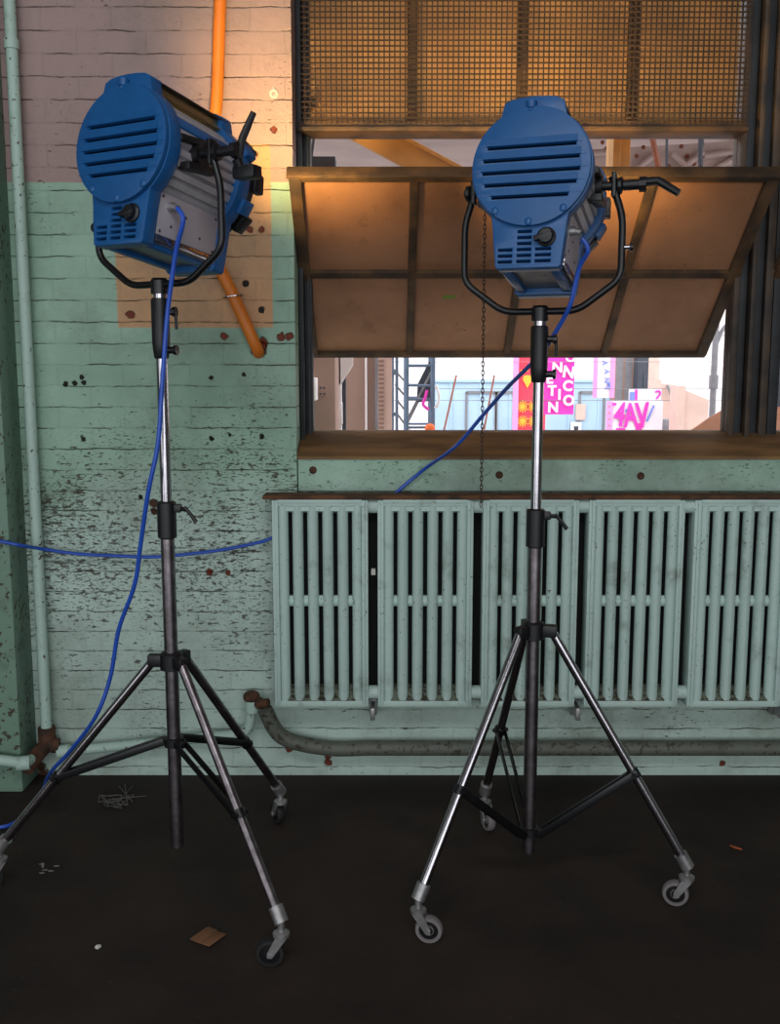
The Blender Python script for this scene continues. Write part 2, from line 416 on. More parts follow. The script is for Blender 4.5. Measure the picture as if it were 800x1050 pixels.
# ------------------------------------------------------------------ windows
ZR = 2.28           # bottom of the fixed upper light
def build_window(n, x0, left_jamb):
    W = 1.532
    w = struct('window_%d' % n, (x0, 0, 0))
    # fixed frame
    m = MB()
    if left_jamb:
        m.box((-.019, .13, 1.19), (-.002, .26, 3.16), .002)
        m.box((-.002, .18, 1.22), (.024, .24, 3.16), .002)
        m.box((.010, .165, 1.22), (.016, .19, 3.16))
    else:
        m.box((-.016, .17, 1.22), (.020, .24, 3.16), .002)
    m.build('jamb', M['frame_blue'], w)
    m = MB(); m.box((-.012, .10, ZR), (W + .006, .22, ZR + .016), .003); m.box((-.012, .125, ZR + .016), (W + .006, .22, ZR + .042), .004)
    m.build('transom_rail', M['frame'], w)
    for k in (1, 2, 3):
        m = MB(); xx = W * k / 4
        m.box((xx - .017, .155, ZR + .04), (xx + .017, .2, 3.16), .003); m.box((xx - .006, .145, ZR + .04), (xx + .006, .16, 3.16))
        m.build('muntin', M['frame'], w)
    for k in range(4):
        m = MB(); m.box((W * k / 4 + .012, .188, ZR + .035), (W * (k + 1) / 4 - .012, .194, 3.16))
        m.build('upper_pane', M['pane_up'], w)
    m = MB(); sp = .0182
    k = 0; x = .012
    while x < W:
        m.box((x - .0023, .118, ZR + .03), (x + .0023, .1222, 3.16)); x += sp
    z = ZR + .045
    while z < 3.16:
        m.box((.0, .1140, z - .0023), (W, .1178, z + .0023)); z += sp
    m.build('wire_guard', M['wire'], w)
    # centre pivot casement: top swung into the room
    HB, HT = .432, .425; a = math.atan2(.3445, .286)       # lean of the leaf
    piv = Matrix.Translation((0, .175, 1.815)) @ Matrix.Rotation(a, 4, 'X')
    c = MB(); c.X = piv; T = .02
    for xx in (0, W): c.box((xx - .020, -.022, -HB), (xx + .020, .018, HT), .003)
    for zz, hw in ((-HB, .012), (HT, .016), (0, .014)): c.box((-.018, -.020, zz - hw), (W + .018, .018, zz + hw), .003)
    c.box((-.026, -.030, HT + .006), (W + .026, .018, HT + .018), .003)
    for k in (1, 2, 3): c.box((W * k / 4 - .014, -.018, -HB), (W * k / 4 + .014, .015, HT), .003)
    c.cyl((-.03, 0, 0), (.0, 0, 0), .012); c.cyl((W, 0, 0), (W + .03, 0, 0), .012)
    cas = c.build('casement', M['frame'], w)
    for k in range(4):
        for lo, hi in ((-HB, 0), (0, HT)):
            p = MB(); p.X = piv
            p.box((W * k / 4 + .010, -.002, lo + .012), (W * (k + 1) / 4 - .010, .004, hi - .012))
            po = p.build('casement_pane', M['pane'], cas)
    if left_jamb:                                # small scrap of green tape on a pane
        m = MB(); m.X = piv; m.box((.50, -.0045, -.13), (.545, -.002, -.115)); m.build('tape', simple('green_tape', (120, 150, 50), .6), cas)
        m = MB(); m.box((.03, .13, ZR + .09), (.045, .16, ZR + .12), .003); m.cyl((.0, .15, ZR + .105), (.04, .15, ZR + .105), .006)
        m.build('latch', M['frame'], w)
    return w
build_window(1, -.305, True)
build_window(2, 1.392, False)
# steel post between the two windows
m = MB()
m.box((1.232, .20, 1.19), (1.372, .25, 3.16), .002)
for lo, hi, y in ((1.232, 1.254, .165), (1.288, 1.306, .15), (1.344, 1.372, .165)):
    m.box((lo, y, 1.19), (hi, .21, 3.16), .003)
m.build('trim_4', M['frame_dark'], kind='structure')
m = MB()
for lo, hi in ((1.258, 1.284), (1.310, 1.340)): m.box((lo, .18, 1.19), (hi, .205, 3.16), .002)
m.build('trim_5', M['frame_blue'], kind='structure')

# ------------------------------------------------------------------ radiator
RX, RZ, RY, PW, PH, PITCH = -.402, .302, -.125, .327, .728, .3595
rad = thing('cast_iron_radiator', 'long pale green cast iron radiator of slotted panels under the windows', 'radiator', (RX, RY, 0))
for k in range(6):
    m = MB(); m.X = Matrix.Translation((k * PITCH, 0, RZ))
    # rim mouldings and side columns
    for sx in (0, 1):
        def fx(u): return u if sx == 0 else PW - u
        a, b = sorted((fx(0), fx(.018))); m.box((a, .004, 0), (b, .075, PH), .003)
        a, b = sorted((fx(.010), fx(.022))); m.box((a, -.002, .006), (b, .06, PH - .006), .003)
        cx = fx(.037)
        m.prism([(cx + .018 * math.cos(q), .020 + .020 * math.sin(q)) for q in [2 * PI * i / 14 for i in range(14)]], .02, PH - .012, 'z')
    m.box((.008, .000, PH - .022), (PW - .008, .07, PH), .004)
    m.box((.02, -.004, PH - .010), (PW - .02, .03, PH + .002), .002)
    m.box((.008, .000, 0), (PW - .008, .07, .022), .004)
    m.prism([(.004, PH - .02), (.004, PH - .038), (.05, PH - .05), (.055, PH - .02)], .03, PW - .03, 'x')
    m.box((.05, .022, .355), (PW - .05, .045, .392), .004)
    for q in range(5): m.ball((.061 + q * .0512, .020, .373), .011, (1, .5, 1.2), 10)
    p = m.build('panel', M['rad'], rad)
    m = MB(); m.X = Matrix.Translation((k * PITCH, 0, RZ)); m.prism([(.003, .02), (.003, .027), (.05, .068), (.055, .02)], .045, PW - .045, 'x'); m.build('sooty_ledge', M['soot'], p)
    for q in range(4):
        b = MB(); b.X = Matrix.Translation((k * PITCH, 0, RZ)); cx = .0865 + q * .0513
        b.prism([(cx + .0188 * math.cos(u), .022 + .024 * math.sin(u)) for u in [2 * PI * i / 12 for i in range(12)]], .024, PH - .02, 'z')
        b.build('bar', M['rad'], p)
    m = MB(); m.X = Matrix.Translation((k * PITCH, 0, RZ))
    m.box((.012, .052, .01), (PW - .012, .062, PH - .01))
    m.build('slot_shade', M['void'], p)  # black sheet painted as the shade between the bars
    if k < 5:
        for z in (.045, PH - .024):
            n = MB(); n.X = Matrix.Translation((k * PITCH, 0, RZ))
            n.cyl((PW - .004, .030, z), (PITCH + .004, .030, z), .024); n.build('nipple', M['rad'], rad)
    n = MB(); n.X = Matrix.Translation((k * PITCH, 0, RZ))
    n.box((PW + .006, .0, -.05), (PW + .022, .10, -.005), .003); n.box((PW + .002, .085, -.06), (PW + .028, .118, .02), .003)
    if k in (0, 2, 4): n.build('wall_bracket', M['cast'], rad)
    else: n.bm.free()
m = MB(); m.box((PW * 0 + .0, .08, RZ - .0), (5 * PITCH + PW, .09, RZ + PH)); m.build('gap_shade_board', M['void'], rad)  # added black board, painted shade behind the gaps between panels
m = MB(); m.box((.352, .0, RZ + .47), (.338, .02, RZ + .49)); m.build('valve_tag', M['white'], rad)
led = MB(); led.box((RX - .03, -.128, RZ + PH + .003), (RX + 5 * PITCH + PW + .03, -.034, RZ + PH + .016), .002)
tag(led.build('radiator_shelf', M['rust_ledge']), 'narrow rusty brown ledge lying along the top of the radiator', 'shelf')

# ------------------------------------------------------------------ pipes
hp = thing('heating_pipe', 'pale green heating pipe running up the wall beside the pillar and along to the radiator', 'pipe', (-1.232, -.045, 0))
hp_i = Matrix.Translation((1.232, .045, 0))
def L(p): return hp_i @ Vector(p)
tee = at(46, 762, -.045)
m = MB(); m.tube([L((-1.232, -.045, 4.48)), L((-1.232, -.045, tee.z + .02))], .0195, 14)
m.tube([L((-1.232, -.045, 2.5)), L((-1.232, -.045, 2.53))], .024, 14); m.build('riser', M['pipe'], hp)
m = MB(); m.tube([L((-1.232, -.045, tee.z + .06)), L((-1.232, -.045, tee.z - .02))], .030, 14)
m.tube([L((-1.26, -.055, tee.z)), L((-1.19, -.045, tee.z - .01))], .026, 14)
m.tube([L((-1.232, -.045, tee.z)), L((-1.26, -.12, tee.z - .035)), L((-1.27, -.155, tee.z - .05))], .027, 14); m.build('tee_joint', M['rust'], hp)
a = at(26, 783, -.18); b = at(0, 779, -.2)
m = MB(); m.tube(fillet([L((-1.26, -.11, tee.z - .03)), L(a), L(b), L(b + Vector((-.4, 0, .01)))], .05), .019, 14)
m.tube([L(a + Vector((-.03, 0, 0))), L(a + Vector((.012, .01, 0)))], .025, 14); m.build('branch_pipe', M['pipe'], hp)
p1 = at(60, 771, -.05); p2 = at(256, 752, -.06); p3 = at(258, 716, -.06)
m = MB(); m.tube(fillet([L(p1), L(p2), L(p3)], .05), .0175, 14); m.tube([L(p2 + Vector((-.06, 0, -.002))), L(p2 + Vector((-.035, 0, 0)))], .023, 14)
m.tube([L(p1), L(p1 + (p2 - p1) * .06)], .024, 14); m.tube([L(p3 + Vector((0, 0, -.05))), L(p3)], .024, 14); m.build('supply_pipe', M['pipe'], hp)
m = MB(); m.X = Matrix.Translation(L(p3)); m.lathe([(.022, -.01), (.03, 0), (.03, .012), (.024, .02), (.014, .026)], 18)
m.cyl((.0, 0, -.02), (.062, -.02, -.01), .016); m.cyl((.02, -.006, -.016), (.034, -.01, -.014), .022, 6); m.build('valve', M['rust'], hp)
q0 = at(272, 728, -.085); q1 = at(290, 756, -.06); q2 = at(335, 767, -.045)
m = MB(); pts = smooth([q0, q1, q2, Vector((q2.x + .15, -.045, q2.z))], 8) + [Vector((2.9, -.045, q2.z))]
m.tube(pts, .0275, 16)
tag(m.build('return_pipe', M['dirty_pipe']), 'thick grimy dark pipe running low along the wall under the radiator', 'pipe')
cp = [at(228, -60, -.03), at(225, 20, -.03), at(222, 105, -.03), at(214, 180, -.03), at(217, 251, -.035), at(240, 305, -.035), at(262, 354, -.02), at(266, 364, .03)]
con = thing('orange_conduit', 'bright orange conduit running down the brick wall into a rusty hole', 'conduit')
m = MB(); m.tube(smooth(cp, 8), .0205, 16); m.build('tube', M['orange'], con)
c0 = at(239, 304, -.035)
m = MB(); m.tube([c0 + Vector((.034 * math.cos(u), -.0 + .026 * math.sin(u), .012 * math.cos(u) * .4)) for u in [2 * PI * i / 20 for i in range(20)]], .0022, 6, closed=True)
m.build('wire_clip', M['chrome'], con)
# anchor with white washer in the wall
m = MB(); p = at(281, 96, 0); m.X = Matrix.Translation(p) @ Matrix.Rotation(PI / 2, 4, 'X')
m.lathe([(.006, -.01), (.006, .004), (.010, .006), (.015, .003), (.016, 0)], 18); m.cyl((0, .012, .002), (0, .02, .002), .003)
tag(m.build('wall_anchor', M['white']), 'small white ring anchor in the cream brick beside the window', 'anchor')

for px, py, lab in ((321, 482, 'small rusty bolt in the concrete under the sill, next to the brick corner'), (512, 487, 'small rusty bolt in the concrete under the sill, beside the hanging chain'), (657, 488, 'small rusty bolt in the concrete under the sill, farthest from the brick corner')):
    m = MB(); p = at(px, py, -.006); m.X = Matrix.Translation(p) @ Matrix.Rotation(PI / 2, 4, 'X')
    m.lathe([(.014, -.004), (.014, .002), (.009, .003), (.008, .009), (0, .010)], 8)
    tag(m.build('anchor_bolt', M['rust']), lab, 'bolt', 'bolts under the sill')
# pull chain
ch = MB(); px0 = at(497, 236, -.165); zc = px0.z; x0 = px0.x; i = 0
ztop = 2.08; zbot = 1.02; zc = ztop; Yc = -.17
while zc > zbot:
    s_ = .0095
    pts = []
    for k in range(12):
        u = 2 * PI * k / 12; e = .0042 * math.cos(u); hh = s_ * math.sin(u)
        pts.append((x0 + (e if i % 2 else 0), Yc + (0 if i % 2 else e), zc + hh))
    ch.tube(pts, .0017, 5, closed=True); zc -= .0145; i += 1
tag(ch.build('pull_chain', M['chain']), 'thin dark chain hanging from the tilted casement down past the sill', 'chain')

# ------------------------------------------------------------------ stands
def stand(label, x, y, hub, riser0, riser1, collar, low, pole_bot, az, rad_, wheel_mat, wheel_r, brace_t, swivels, tdir, steel='steel'):
    t = thing('light_stand', label, 'stand', (x, y, 0), 0, 'rolling light stands')
    m = MB(); m.tube([(0, 0, pole_bot), (0, 0, collar[0] + .01)], .0185, 18); m.cyl((0, 0, pole_bot - .006), (0, 0, pole_bot + .02), .0165); m.build('base_column', M['steel'], t)
    m = MB(); m.tube([(0, 0, collar[0]), (0, 0, riser0 + .02)], .0145, 18); m.build('riser', M['chrome'], t)
    # locking collar with lever
    m = MB(); m.lathe([(.020, collar[0]), (.0255, collar[0] + .004), (.0255, collar[1] - .004), (.021, collar[1])], 20)
    m.box((.018, -.012, collar[1] - .030), (.040, .012, collar[1] - .008), .003); m.build('locking_collar', M['black'], t)
    m = MB(); zz = collar[1] - .02; m.cyl((.03, 0, zz), (.055, -.012, zz), .006)
    m.tube([(.05, -.012, zz + .006), (.068, -.016, zz - .014), (.082, -.018, zz - .034)], [.005, .005, .006], 8); m.build('locking_lever', M['black_metal'], t)
    # receiver sleeve
    m = MB(); m.lathe([(.0165, riser0), (.0195, riser0 + .004), (.0235, riser0 + .04), (.0235, riser1 - .006), (.021, riser1)], 20)
    m.build('receiver', M['black'], t)
    for zz, l in ((riser1 - .035, 1), (riser0 + .022, 0)):
        m = MB(); m.cyl((.018, -.004, zz), (.040, -.010, zz), .009); m.cyl((.036, -.01, zz), (.044, -.012, zz), .013, 10)
        if l: m.tube([(.042, -.012, zz + .006), (.044, -.012, zz - .045)], .0042, 8)
        m.build('receiver_screw', M['black_metal'], t)
    # hub with lugs
    m = MB(); m.lathe([(.021, hub - .026), (.031, hub - .022), (.031, hub + .020), (.024, hub + .026)], 20)
    for a in az:
        d = Vector((math.cos(R(a)), math.sin(R(a)), 0)); r_ = Matrix.Rotation(R(a), 4, 'Z')
        m.box((.018, -.014, -.016), (.064, .014, .018), .004, Matrix.Translation((0, 0, hub)) @ r_)
    m.build('hub', M['black'], t)
    m = MB(); m.lathe([(.020, low - .014), (.027, low - .011), (.027, low + .011), (.020, low + .014)], 18)
    for a in az: m.box((.015, -.008, -.009), (.045, .008, .009), .002, Matrix.Translation((0, 0, low)) @ Matrix.Rotation(R(a), 4, 'Z'))
    m.build('brace_collar', M['black'], t)
    for i, a in enumerate(az):
        rm = Matrix.Rotation(R(a), 4, 'Z')
        rl = rad_[i]; top = Vector((.052, 0, hub - .002)); bot = Vector((rl, 0, .125))
        d = (bot - top).normalized()
        m = MB(); m.X = rm; m.tube([top - d * .012, bot], .0128, 14); m.build('leg', M['steel' if steel == 'steel' and i else 'chrome'], t)
        # flat brace bars on both sides of the collar lug
        at_ = top + (bot - top) * brace_t[i]
        m = MB(); m.X = rm
        for s_ in (-1, 1) if i != 2 or True else (1,):
            o_ = Vector((0, s_ * .0135, 0)); A = Vector((.036, 0, low)) + o_; B = at_ + o_
            u = (B - A).normalized(); n_ = u.cross(Vector((0, 1, 0))).normalized()
            L_ = (B - A).length
            mm = Matrix((u.to_4d(), Vector((0, 1, 0, 0)), n_.to_4d(), (0, 0, 0, 1))).transposed(); mm[3] = (0, 0, 0, 1)
            mm.translation = A
            m.box((-.012, -.0022, -.010), (L_ + .012, .0022, .010), .001, mm)
        m.cyl(at_ + Vector((0, -.024, 0)), at_ + Vector((0, .024, 0)), .006, 8)
        m.tube([at_ - d * .012, at_ + d * .012], .0165, 12); m.build('brace', M['black_metal'], t)
        # caster
        m = MB(); m.X = rm
        m.tube([bot - d * .03, bot + d * .012], .0185, 14)
        sw = R(swivels[i]); m.X = rm @ Matrix.Translation((rl + .004, 0, 0)) @ Matrix.Rotation(sw, 4, 'Z')
        m.cyl((0, 0, .125), (0, 0, .082), .009); m.lathe([(.010, .078), (.021, .080), (.021, .088), (.012, .094)], 16)
        wc = Vector((.028, 0, wheel_r))
        for s_ in (-1, 1):
            m.prism([(-.014, .080), (.014, .080), (.034, wheel_r + .006), (.034, wheel_r - .007), (.022, wheel_r - .007)], s_ * .016 - .0015, s_ * .016 + .0015, 'y')
        m.cyl(wc + Vector((0, -.02, 0)), wc + Vector((0, .02, 0)), .006, 10)
        c = m.build('caster', M['cast'], t)
        m = MB(); m.X = rm @ Matrix.Translation((rl + .004, 0, 0)) @ Matrix.Rotation(sw, 4, 'Z') @ Matrix.Translation(wc) @ Matrix.Rotation(PI / 2, 4, 'X')
        wr = wheel_r
        m.lathe([(.005, -.011), (wr * .35, -.011), (wr * .40, -.006), (wr * .68, -.006), (wr * .72, -.012), (wr * .93, -.011), (wr, -.005), (wr, .005), (wr * .93, .011), (wr * .72, .012), (wr * .68, .006), (wr * .40, .006), (wr * .35, .011), (.005, .011)], 26)
        m.build('wheel', wheel_mat, c)
        m = MB(); m.X = rm @ Matrix.Translation((rl + .004, 0, 0)) @ Matrix.Rotation(sw, 4, 'Z') @ Matrix.Translation(wc) @ Matrix.Rotation(PI / 2, 4, 'X')
        m.lathe([(.004, -.0125), (wr * .3, -.0125), (wr * .36, -.0085), (wr * .70, -.0075), (wr * .70, .0075), (wr * .36, .0085), (wr * .3, .0125), (.004, .0125)], 24)
        m.build('wheel_disc', M['black_metal'], c)
    return t
LX, LY = -.598, -.815
RXp, RYp = .394, -.79
stand('chrome and black rolling tripod stand with black wheels, in front of the brick wall', LX, LY, .676, 1.492, 1.647, (1.015, 1.116), .445, .145,
      (177, -46.5, 59), (.51, .475, .47), M['rubber'], .036, (.62, .61, .61), (30, 225, 62), 0)
stand('chrome and black rolling tripod stand with grey wheels, in front of the radiator', RXp, RYp, .755, 1.43, 1.578, (.986, 1.093), .172, .115,
      (219.5, 346.6, 103), (.412, .428, .388), M['grey_rubber'], .036, (.61, .61, .60), (130, 178, -174), 0, 'chrome')

# ------------------------------------------------------------------ spotlights
RD = .163
def spotlight(label, x, y, zb, yaw, lever_up, pitch=0, fwd=0):
    PZ = .317
    t = thing('studio_spotlight', label, 'spotlight', (x, y, zb), -yaw, 'blue studio spotlights')
    HM = Matrix.Translation((0, 0, PZ)) @ Matrix.Rotation(pitch, 4, 'X') @ Matrix.Translation((0, fwd, 0)) @ Matrix.Diagonal((.905, .86, .905, 1))
    def hm():
        m = MB(); m.X = HM; return m
    a_h = math.degrees(math.acos(.088 / RD)); a_l = math.degrees(math.acos(.104 / RD))
    top = [(.088, .140), (.080, .176), (.060, .186), (.03, .190), (0, .191), (-.03, .190), (-.060, .186), (-.080, .176), (-.088, .140)]
    right = arc(0, 0, RD, -a_l, a_h, 20); left = arc(0, 0, RD, 180 - a_h, 180 + a_l, 20)
    low_r = [(.099, -.16), (.096, -.19), (.088, -.262), (.082, -.268)]
    out = right + top + left + [(-u, v) for u, v in low_r] + [(u, v) for u, v in low_r][::-1]
    # vents in the lower part of the rear casting
    def slot(cx, cz, w, h): return [(cx - w, cz - h), (cx + w, cz - h), (cx + w, cz + h), (cx - w, cz + h)]
    vents = []
    for k in range(3):
        vents.append(slot(-.062, -.250 + k * .016, .019, .0038)); vents.append(slot(.040, -.250 + k * .016, .021, .0038))
    for k in range(6): vents.append(slot(-.011, -.250 + k * .016, .019, .0038))
    m = hm(); m.mesh(plate(out, [arc(0, 0, .138, 0, 352, 44)] + vents, -.198, -.150))
    rh = m.build('rear_housing', M['blue'], t)
    # raised round cover with long cooling slots
    sl = [(.052, .118), (.018, .128), (-.015, .130), (-.048, .122), (-.081, .102)]
    disc = arc(0, 0, RD - .004, 0, 355, 71)
    m = hm(); m.mesh(plate(disc, [slot(0, z, w, .0038) for z, w in sl], -.214, -.196))
    for z, w in sl:                              # hoods over the slots
        we = math.sqrt((RD - .010) ** 2 - (z + .02) ** 2)
        m.prism([(-.2135, z + .0270), (-.2180, z + .0048), (-.2135, z + .0040)], -w - .004, w + .004, 'x')
        for s_ in (-1, 1): m.box((min(s_ * w, s_ * we), -.2150, z + .004), (max(s_ * w, s_ * we), -.2130, z + .007))
    for ang in (232, 270, 308):
        m.ball((.148 * math.cos(R(ang)), -.214, .148 * math.sin(R(ang))), .010, (1, .5, 1.1), 12)
    m.cyl((-.006, -.206, .155), (-.006, -.206, .172), .013, 14, .016); m.ball((-.006, -.212, .150), .006)
    m.build('slotted_cover', M['blue'], rh)
    m = hm(); m.lathe([(.0, 0), (.142, 0), (.142, .006), (0, .006)], 30, Matrix.Translation((0, -.176, 0)) @ Matrix.Rotation(PI / 2, 4, 'X'))
    m.box((-.085, -.172, -.258), (.085, -.166, -.158)); m.build('vent_shade', M['void'], rh)  # black disc and sheet as painted shade behind the slots and vents
    # rotary switch on the rear
    m = hm(); c = Vector((.048, -.198, -.188))
    m.lathe([(.026, 0), (.026, .006), (.020, .010), (.018, .022), (0, .024)], 20, Matrix.Translation(c) @ Matrix.Rotation(PI / 2, 4, 'X'))
    m.box((-.032, -.024, -.007), (.018, -.004, .007), .003, Matrix.Translation(c) @ Matrix.Rotation(R(-12), 4, 'Y')); m.build('switch_knob', M['black'], rh)
    # ribbed aluminium barrel
    m = hm(); pr = []
    N = 165
    for k in range(N):
        a = 2 * PI * k / N
        if (-36 < (math.degrees(a) + 180) % 360 - 180 + 90 < 36): rr = .140
        else:
            rr = .150 if k % 5 else .139
        pr.append((rr * math.cos(a), rr * math.sin(a)))
    m.prism(pr, -.152, .125); m.build('ribbed_barrel', M['alu'], t, 20)
    # blue longitudinal rails
    for a in (26, 154):
        m = hm(); m.box((.140, -.152, -.017), (.1545, .126, .017), .002, Matrix.Rotation(R(-a), 4, 'Y'))
        m.build('side_rail', M['blue'], t)
    # top chimney: blue roof, polished open sides
    m = hm(); m.prism([(-.084, .172), (-.060, .1835), (0, .188), (.060, .1835), (.084, .172), (.084, .166), (.058, .178), (0, .182), (-.058, .178), (-.084, .166)], -.152, .155)
    m.build('chimney_roof', M['black_metal'], t)
    m = hm(); m.prism([(-.070, .12), (-.072, .176), (0, .180), (.072, .176), (.070, .12)], -.150, .135)
    m.box((.069, -.15, .138), (.086, .13, .141)); m.box((-.086, -.15, .138), (-.069, .13, .141)); m.build('chimney', M['polish'], t)
    # lower box with side panels
    m = hm(); m.prism([(-.090, -.11), (.090, -.11), (.080, -.255), (-.080, -.255)], -.150, .120); m.build('ballast_box', M['alu_dark'], t)
    for s_ in (-1, 1):
        m = hm()
        rot = Matrix.Translation((s_ * .0955, 0, -.14)) @ Matrix.Rotation(R(s_ * 4.0), 4, 'Y')
        m.box((-.002, -.148, -.092), (.002, .118, .022), .001, rot)
        pnl = m.build('side_panel', M['alu_sheet'], t)
        for yy, zz in ((-.135, .012), (.105, .012), (-.135, -.082), (.105, -.082), (-.03, -.02), (.04, -.06), (-.09, -.06)):
            m = hm(); m.ball(rot @ Vector((s_ * .002, yy, zz)), .0045, (.5, 1, 1), 8); m.build('screw', M['black_metal'], pnl)
        m = hm(); m.box((-.004, -.148, -.112), (.004, .118, -.094), .001, rot); m.build('vent_strip', M['chrome'], t)
    m = hm(); m.box((-.078, -.15, -.268), (-.055, .155, -.250), .003); m.build('runner', M['blue'], t)
    m = hm(); m.box((.055, -.15, -.268), (.078, .155, -.250), .003); m.build('runner', M['blue'], t)
    # cable gland
    m = hm(); m.cyl((.090, -.105, -.150), (.112, -.105, -.150), .013, 12); m.cyl((.110, -.105, -.150), (.126, -.106, -.155), .009, 12); m.build('cable_gland', M['cast'], t)
    # front casting
    m = hm(); outf = [(u * 1.02, v * 1.02) for u, v in out]
    m.mesh(plate(outf, [arc(0, 0, .128, 0, 352, 44)], .118, .172)); fh = m.build('front_housing', M['blue'], t)
    for a in (30, -28, 150, 208):
        m = hm(); m.box((.150, .15, -.022), (.178, .20, .022), .004, Matrix.Rotation(R(-a), 4, 'Y'))
        m.build('bracket_lug', M['blue'], fh)
    m = hm(); RX_ = Matrix.Rotation(-PI / 2, 4, 'X')
    m.lathe([(.126, .165), (.150, .165), (.158, .176), (.158, .205), (.150, .212), (.134, .212), (.126, .205)], 36, RX_)
    for a in (0, 90, 180, 270, 45, -45):
        m.box((.148, .19, -.028), (.172, .235, .028), .004, Matrix.Rotation(R(-a), 4, 'Y'))
    m.build('accessory_ring', M['black_metal'], fh)
    m = hm(); m.lathe([(.0, .200), (.06, .196), (.10, .188), (.127, .176), (.127, .168), (0, .166)], 32, RX_); m.build('fresnel_lens', M['lens'], fh)
    # yoke
    m = MB(); yw = .205
    pts = [(-.176, 0, .340), (-.186, 0, .296), (-yw, 0, .240), (-yw, 0, .088), (-.097, 0, .009), (.097, 0, .009), (yw, 0, .088), (yw, 0, .240), (.186, 0, .296), (.176, 0, .340)]
    m.tube(fillet(pts, .03, 5), .0092, 12)
    for s_ in (-1, 1):
        m.box((s_ * .181 - .006, -.016, .288), (s_ * .181 + .006, .016, .350), .004)
    m.build('yoke', M['black_metal'], t)
    m = MB(); m.lathe([(.0225, -.016), (.0225, .018), (.018, .024)], 20); m.build('yoke_socket', M['black_metal'], t)
    m = MB(); m.lathe([(.0135, -.035), (.0165, -.034), (.0165, -.014)], 18); m.build('spigot', M['chrome'], t)
    # pivots and sliding rail brackets
    for s_ in (-1, 1):
        m = MB()
        m.cyl((s_ * .120, 0, PZ), (s_ * .206, 0, PZ), .011, 14); m.cyl((s_ * .130, 0, PZ), (s_ * .152, 0, PZ), .026, 16)
        m.box((min(s_ * .128, s_ * .150), -.075, PZ + .019), (max(s_ * .128, s_ * .150), .06, PZ + .037), .004)
        m.box((min(s_ * .122, s_ * .158), -.06, PZ - .044), (max(s_ * .122, s_ * .158), .05, PZ - .026), .003)
        m.box((min(s_ * .134, s_ * .150), -.012, PZ - .04), (max(s_ * .134, s_ * .150), .03, PZ + .03), .003)
        m.lathe([(.016, 0), (.021, .004), (.021, .012), (.012, .016)], 10, Matrix.Translation((s_ * .188, 0, PZ)) @ Matrix.Rotation(s_ * PI / 2, 4, 'Y'))
        m.build('tilt_pivot', M['black'], t)
    m = MB(); e = Vector((.205, 0, PZ))
    m.cyl(e, e + Vector((.038, 0, 0)), .013, 12); m.cyl(e + Vector((.038, 0, 0)), e + Vector((.055, 0, 0)), .019, 10)
    if lever_up:
        m.tube([e + Vector((.046, .01, -.02)), e + Vector((.054, .02, .03)), e + Vector((.074, .04, .092))], [.011, .010, .008], 10)
        m.tube([e + Vector((.046, .005, -.02)), e + Vector((.05, .02, -.045))], .012, 10); m.box((.235, .005, PZ - .066), (.300, .045, PZ - .034), .006)
    else:
        m.tube([e + Vector((.046, -.005, .004)), e + Vector((.085, -.01, .004)), e + Vector((.135, -.02, -.030))], [.012, .011, .009], 10)
    m.build('tilt_lever', M['black'], t)
    if not lever_up:
        m = MB(); m.cyl((yw, 0, .165), (yw + .022, 0, .165), .006); m.lathe([(.010, 0), (.013, .004), (.010, .009)], 14, Matrix.Translation((yw + .02, 0, .165)) @ Matrix.Rotation(PI / 2, 4, 'Y'))
        m.build('safety_bolt', M['chrome'], t)
    else:
        m = MB(); m.ball((-yw - .008, 0, .165), .014); m.build('yoke_knob', M['black'], t)
    # light it throws
    ld = bpy.data.lights.new('spotlight_beam', 'SPOT'); lo = bpy.data.objects.new('spotlight_beam', ld); COL.objects.link(lo)
    ld.color = (1, .66, .24); ld.energy = LAMP_W; ld.spot_size = R(LAMP_ANG); ld.spot_blend = 1; ld.shadow_soft_size = .05
    lo.parent = t; lo.location = HM @ Vector((0, .255, 0)); lo.rotation_euler = (PI / 2 + LAMP_TILT, 0, 0)
    return t, HM
LAMP_W, LAMP_ANG, LAMP_TILT = 66, 92, R(38)
YAWL, YAWR = R(28), R(18)
LZ, RZp = 1.674, 1.606
sl_, HML = spotlight('blue studio spotlight by the brick wall, turned to show its ribbed side', LX, LY, LZ, YAWL, True, R(-8), .055)
sr_, HMR = spotlight('blue studio spotlight in front of the tilted casement, seen squarely from behind', RXp, RYp, RZp, YAWR, False, R(-8))

# ------------------------------------------------------------------ cables
def gland(x, y, zb, yaw):
    return Matrix.Translation((x, y, zb)) @ Matrix.Rotation(-yaw, 4, 'Z') @ HML @ Vector((.124, -.106, -.155))
g = gland(LX, LY, LZ, YAWL)
pts = [g, g + Vector((.016, -.008, -.03)), at(181, 255, LY - .08), at(176, 288, LY - .06), at(171, 330, LY - .045), at(166, 400, LY - .04), at(162, 455, LY - .04), at(152, 505, LY - .03), at(144, 560, LY + .02),
       at(138, 600, LY + .05), at(122, 645, LY + .1), at(113, 695, LY + .12), at(98, 735, LY + .12), at(72, 770, LY + .18), at(52, 792, LY + .28), at_z(43, 812, .008), at_z(34, 826, .008), at_z(16, 843, .008), at_z(-8, 849, .008), at_z(-70, 850, .008)]
m = MB(); m.tube(smooth(pts, 8), .0062, 8)
tag(m.build('power_cable', M['cable']), 'blue power cable dropping down the black-wheeled stand to the floor', 'cable', 'blue power cables')
g = gland(RXp, RYp, RZp, YAWR)
pts = [g, g + Vector((.014, -.004, -.03)), at(594, 275, RYp - .06), at(585, 312, RYp - .04), at(569, 342, RYp + .01), at(552, 366, RYp + .045), at(540, 378, RYp + .10), at(518, 400, RYp + .30), at(495, 426, RYp + .45), at(468, 457, RYp + .56), at(438, 479, -.05),
       at(410, 502, -.022)]
